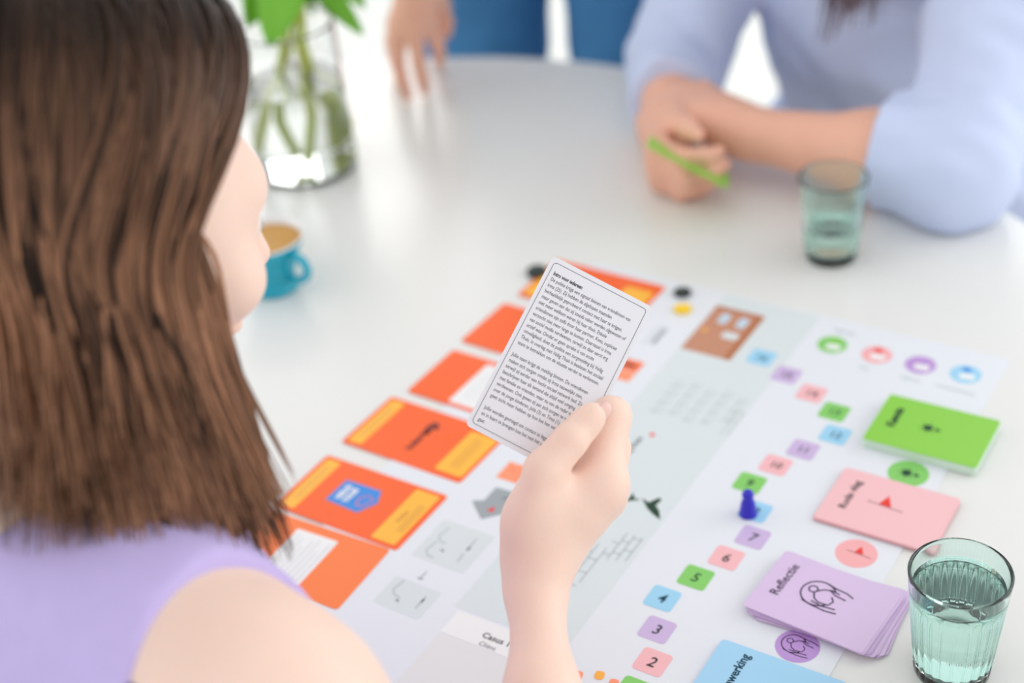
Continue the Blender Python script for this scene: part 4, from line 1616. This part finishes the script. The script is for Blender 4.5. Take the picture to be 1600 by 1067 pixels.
shirt = put('shirt', SB.mesh('shirt', 0.004, post=shirt_post, margin=0.02), 'shirt_blue', person2)
collar = tube_mesh('collar', [V for V in catmull([neck2 + (R2 * math.cos(a) + F2 * math.sin(a)) * 0.068 + Vector((0, 0, 0.02 - 0.03 * math.sin(a))) for a in np.linspace(0, 2 * math.pi, 12, endpoint=False)], 3)] , 0.010, 8, cap=False)
put('collar', collar, 'shirt_blue', person2)
PB2 = Body()
PB2.p = B2.p[n2l:] + [B2.p[0]]
put('trousers', PB2.mesh('trousers', 0.006, post=lambda P, d: np.maximum(np.maximum(d - 0.007, P[..., 2] - 0.62), 0.10 - P[..., 2]), margin=0.01, smooth=2), 'denim_dark', person2)
eyes(person2, hp2, 1.0)
for o in person2.children:
    if o.name.startswith('eye'):
        o.matrix_parent_inverse = Matrix.Translation(-person2.location)
# placket buttons down the shirt front
_up2 = (chest2 - pel2).normalized()
for z in (0.80, 0.88, 0.96):
    base = L2(0, 0.112 if z > 0.85 else 0.100, z)
    me = lathe('button', [(0.0055, 0), (0.0058, 0.001), (0.0048, 0.0022), (0.002, 0.0018)], 16)
    b = put('button', me, 'shirt_button', person2)
    b.location = base
    b.rotation_euler = F2.to_track_quat('Z', 'Y').to_euler()

HB2 = Body()
r_, f_, u_ = h2ax
HB2.ell(HC2 + f_ * -0.008 + u_ * 0.032, h2ax, [0.080, 0.096, 0.091], 0.03)
HB2.ell(HC2 + f_ * -0.038 + u_ * -0.03, h2ax, [0.076, 0.060, 0.09], 0.05)


def hair_core_post2(P, d):
    q = (P - V3(HC2))
    y = q @ V3(f_)
    z = q @ V3(u_)
    return np.maximum(d + 0.002 * snoise(P, 60, 2), np.minimum(y - (-0.005 + np.maximum(0, z - 0.01) * 0.9), 0.075 - z))


core2 = HB2.mesh('hair', 0.006, post=hair_core_post2, margin=0.01)
Vh, Fh, Th = hair_mesh('hair', HC2, h2ax, lambda phi: 0.886 if phi < 0 else 0.96, 90, 22, 5, scale=1.0, az_front=72, flare=0.012, width=0.003,
                       fall=lambda phi, s: V3(F2) * (0.10 * s ** 1.2))
o = add_hair('hair', person2, 'hair_auburn', Vh, Fh, Th, core2)
o.matrix_parent_inverse = Matrix.Translation(-person2.location)

# green card held low between thumb and fingers
gc_c = at(1076, 251, 1.475)
e1 = (RT * 0.885 - UP * 0.465).normalized()
view = (gc_c - CAM).normalized()
e2_ = (view * 0.975 + UP * 0.20 + RT * 0.10)
e2_ = (e2_ - e1 * e2_.dot(e1)).normalized()
gcard = plate('playing_card', rrect(0, 0, 0.089, 0.0645, 0.003), -0.0003, 0.0003, 'card_green')
gcard.matrix_world = Matrix.Translation(gc_c) @ Matrix((e1, e2_, e1.cross(e2_))).transposed().to_4x4()
tag(gcard, 'green card held flat in the fingers of the person in blue', 'card')

# ---------------------------------------------------------------- the person standing in jeans
F3 = Vector((-0.35, -0.936, 0)).normalized()
R3 = Vector((F3.y, -F3.x, 0))
O3 = Vector((0.100, 1.865, 0))


def L3(r, f, z):
    return O3 + R3 * r + F3 * f + Vector((0, 0, z))


B3 = Body()
pel3, chest3, neck3 = L3(0, -0.05, 0.945), L3(0, -0.01, 1.25), L3(0, 0.02, 1.44)
s3r, s3l = L3(0.175, 0.02, 1.38), L3(-0.175, 0.0, 1.38)
torso_prims(B3, pel3, chest3, neck3, s3r, s3l, R3, 1.0, 1.0)
n3t = len(B3.p)
h3ax = frame(Vector((F3.x, F3.y, -0.45)))
HC3 = L3(0, 0.07, 1.59)
hp3 = head_prims(B3, HC3, h3ax, 1.0, neck3)
n3a = len(B3.p)
w3r = atz(655, -38, 0.885)
e3r = w3r + Vector((-0.09, 0.12, 0.20))
limb(B3, [s3r, s3r.lerp(e3r, 0.5), e3r], [0.055, 0.045, 0.037])
e3l, w3l = L3(-0.28, -0.06, 1.15), L3(-0.20, -0.17, 0.98)
limb(B3, [s3l, s3l.lerp(e3l, 0.5), e3l], [0.055, 0.045, 0.037])
n3f = len(B3.p)
limb(B3, [e3r, e3r.lerp(w3r, 0.35), w3r], [0.036, 0.037, 0.025])
limb(B3, [e3l, e3l.lerp(w3l, 0.35), w3l], [0.036, 0.037, 0.025])
fin3 = [[atz(622, 52, 0.822), atz(621, 98, 0.788), atz(629, 128, 0.766), atz(637, 149, 0.7475)],
        [atz(648, 48, 0.826), atz(654, 98, 0.788), atz(660, 124, 0.766), atz(664, 142, 0.7475)],
        [atz(672, 38, 0.828), atz(684, 70, 0.800), atz(687, 86, 0.775), atz(686, 102, 0.7475)],
        [atz(618, 36, 0.820), atz(612, 66, 0.790), atz(615, 86, 0.768), atz(619, 104, 0.7475)]]
for ch in fin3:
    B3.cone(w3r.lerp(ch[0], 0.2), ch[0], 0.019, 0.0115, 0.012)
    B3.chain(ch, [0.0108, 0.0088, 0.0080, 0.0066], 0.004)
B3.chain([w3r.lerp(fin3[2][0], 0.3) + Vector((0.015, 0, 0)), atz(690, 8, 0.838), atz(696, 34, 0.812), atz(697, 52, 0.795)], [0.016, 0.0105, 0.0095, 0.0075], 0.006)
hand_prims(B3, w3l, R3 * 0.6 - F3 * 0.2 + Vector((0, 0, -0.6)), F3, Vector((0, 0, 1)), 0.98)
n3l = len(B3.p)
for q in (1, -1):
    h_, k_, a_ = L3(0.094 * q, -0.04, 0.90), L3(0.116 * q, 0.0, 0.49), L3(0.13 * q, -0.02, 0.085)
    limb(B3, [h_, h_.lerp(k_, 0.5), k_], [0.090, 0.077, 0.056], 0.02)
    limb(B3, [k_, k_.lerp(a_, 0.35), a_], [0.052, 0.052, 0.036], 0.02)
    B3.cone(a_ - Vector((0, 0, 0.04)), a_ + F3 * 0.15 - Vector((0, 0, 0.055)), 0.038, 0.026, 0.03)
person3 = empty('person', L3(0, -0.02, 0))
tag(person3, 'person in blue jeans standing behind the table with fingertips on its top', 'person')
put('body', B3.mesh('body', 0.0036), 'skin_tan', person3)
JB = Body()
JB.p = B3.p[n3l:] + [B3.p[0]]


def jeans_post(P, d):
    d = d - 0.006 - 0.003 * snoise(P, 45, 31)
    return np.maximum(np.maximum(d, P[..., 2] - 0.99), 0.09 - P[..., 2])


put('jeans', JB.mesh('jeans', 0.0045, post=jeans_post, margin=0.012), 'denim', person3)
WB = Body()
WB.p = B3.p[:n3t] + B3.p[n3a:n3f]
nk3 = V3(neck3)


def sweater_post(P, d):
    d = d - 0.010 - 0.005 * snoise(P, 36, 41)
    q = np.sqrt((P[..., 0] - nk3[0]) ** 2 + (P[..., 1] - nk3[1]) ** 2)
    d = np.where(P[..., 2] > 1.38, np.maximum(d, 0.062 - q), d)
    return np.maximum(d, 0.965 - P[..., 2])


put('sweater', WB.mesh('sweater', 0.005, post=sweater_post, margin=0.015), 'sweater_grey', person3)
eyes(person3, hp3, 1.0)
for o in person3.children:
    if o.name.startswith('eye'):
        o.matrix_parent_inverse = Matrix.Translation(-person3.location)
HB3 = Body()
r3_, f3_, u3_ = h3ax
HB3.ell(HC3 + f3_ * -0.012 + u3_ * 0.036, h3ax, [0.083, 0.100, 0.090], 0.03)
HB3.ell(HC3 + f3_ * -0.045 + u3_ * -0.02, h3ax, [0.078, 0.062, 0.08], 0.05)


def hair_core_post3(P, d):
    q = (P - V3(HC3))
    y = q @ V3(f3_)
    z = q @ V3(u3_)
    return np.maximum(d + 0.003 * snoise(P, 110, 2), np.minimum(y - (0.0 + np.maximum(0, z - 0.01) * 0.9), 0.07 - z))


core3 = HB3.mesh('hair', 0.005, post=hair_core_post3, margin=0.01)
a = core3.attributes.new('tone', 'FLOAT', 'POINT')
put('hair', core3, 'hair_brown', person3)


# ---------------------------------------------------------------- chairs
def chair(loc, f, label, back_top):
    rz = math.atan2(f.y, f.x) - math.pi / 2
    root = empty('meeting_chair', loc, rz)
    tag(root, label, 'chair', 'chairs at the oval table')
    link('seat', plate_mesh('seat', rrect(0, 0.0, 0.44, 0.42, 0.08), 0.425, 0.445), 'chair_shell', root)
    pts, fs = [], []
    N, M = 13, 6
    for j in range(M):
        t = j / (M - 1)
        for i in range(N):
            a = -1 + 2 * i / (N - 1)
            x = a * (0.20 - 0.03 * t * t)
            y = -0.245 - 0.05 * t + 0.06 * a * a
            pts.append((x, y, 0.445 + t * (back_top - 0.445) - 0.03 * a * a * t))
    for j in range(M - 1):
        for i in range(N - 1):
            k = j * N + i
            fs.append((k, k + 1, k + N + 1, k + N))
    me = mesh('backrest', pts, fs)
    bm = bmesh.new(); bm.from_mesh(me)
    bmesh.ops.solidify(bm, geom=list(bm.faces), thickness=0.012)
    bm.to_mesh(me); bm.free()
    link('backrest', me, 'chair_shell', root, smooth=True)
    for sx in (-1, 1):
        for sy in (-1, 1):
            link('leg', tube_mesh('leg', [(0.16 * sx, 0.14 * sy, 0.424), (0.21 * sx, 0.20 * sy, 0.0)], [0.013, 0.010], 10), 'metal_white', root, smooth=True)
    return root


chair(L1(0, -0.13, 0), F1, 'pale grey shell chair under the person in lavender', 0.78)
chair(L2(0, -0.08, 0), F2, 'pale grey shell chair under the person in blue shirt', 0.78)


# ---------------------------------------------------------------- shoes
def shoes(parent, ankles, f):
    for a_ in ankles:
        SB_ = Body()
        SB_.cone(a_ - Vector((0, 0, 0.035)), a_ + f * 0.14 - Vector((0, 0, 0.05)), 0.040, 0.030, 0.03)
        SB_.cone(a_ - Vector((0, 0, 0.03)), a_ + Vector((0, 0, 0.01)), 0.042, 0.044, 0.03)
        put('shoe', SB_.mesh('shoe', 0.005, post=lambda P, d: np.maximum(np.maximum(d, 0.001 - P[..., 2]), P[..., 2] - 0.095)), 'shoe_dark', parent)


shoes(person1, (an_r, an_l), F1)
shoes(person2, ans2, F2)
shoes(person3, [L3(0.13 * q, -0.02, 0.085) for q in (1, -1)], F3)
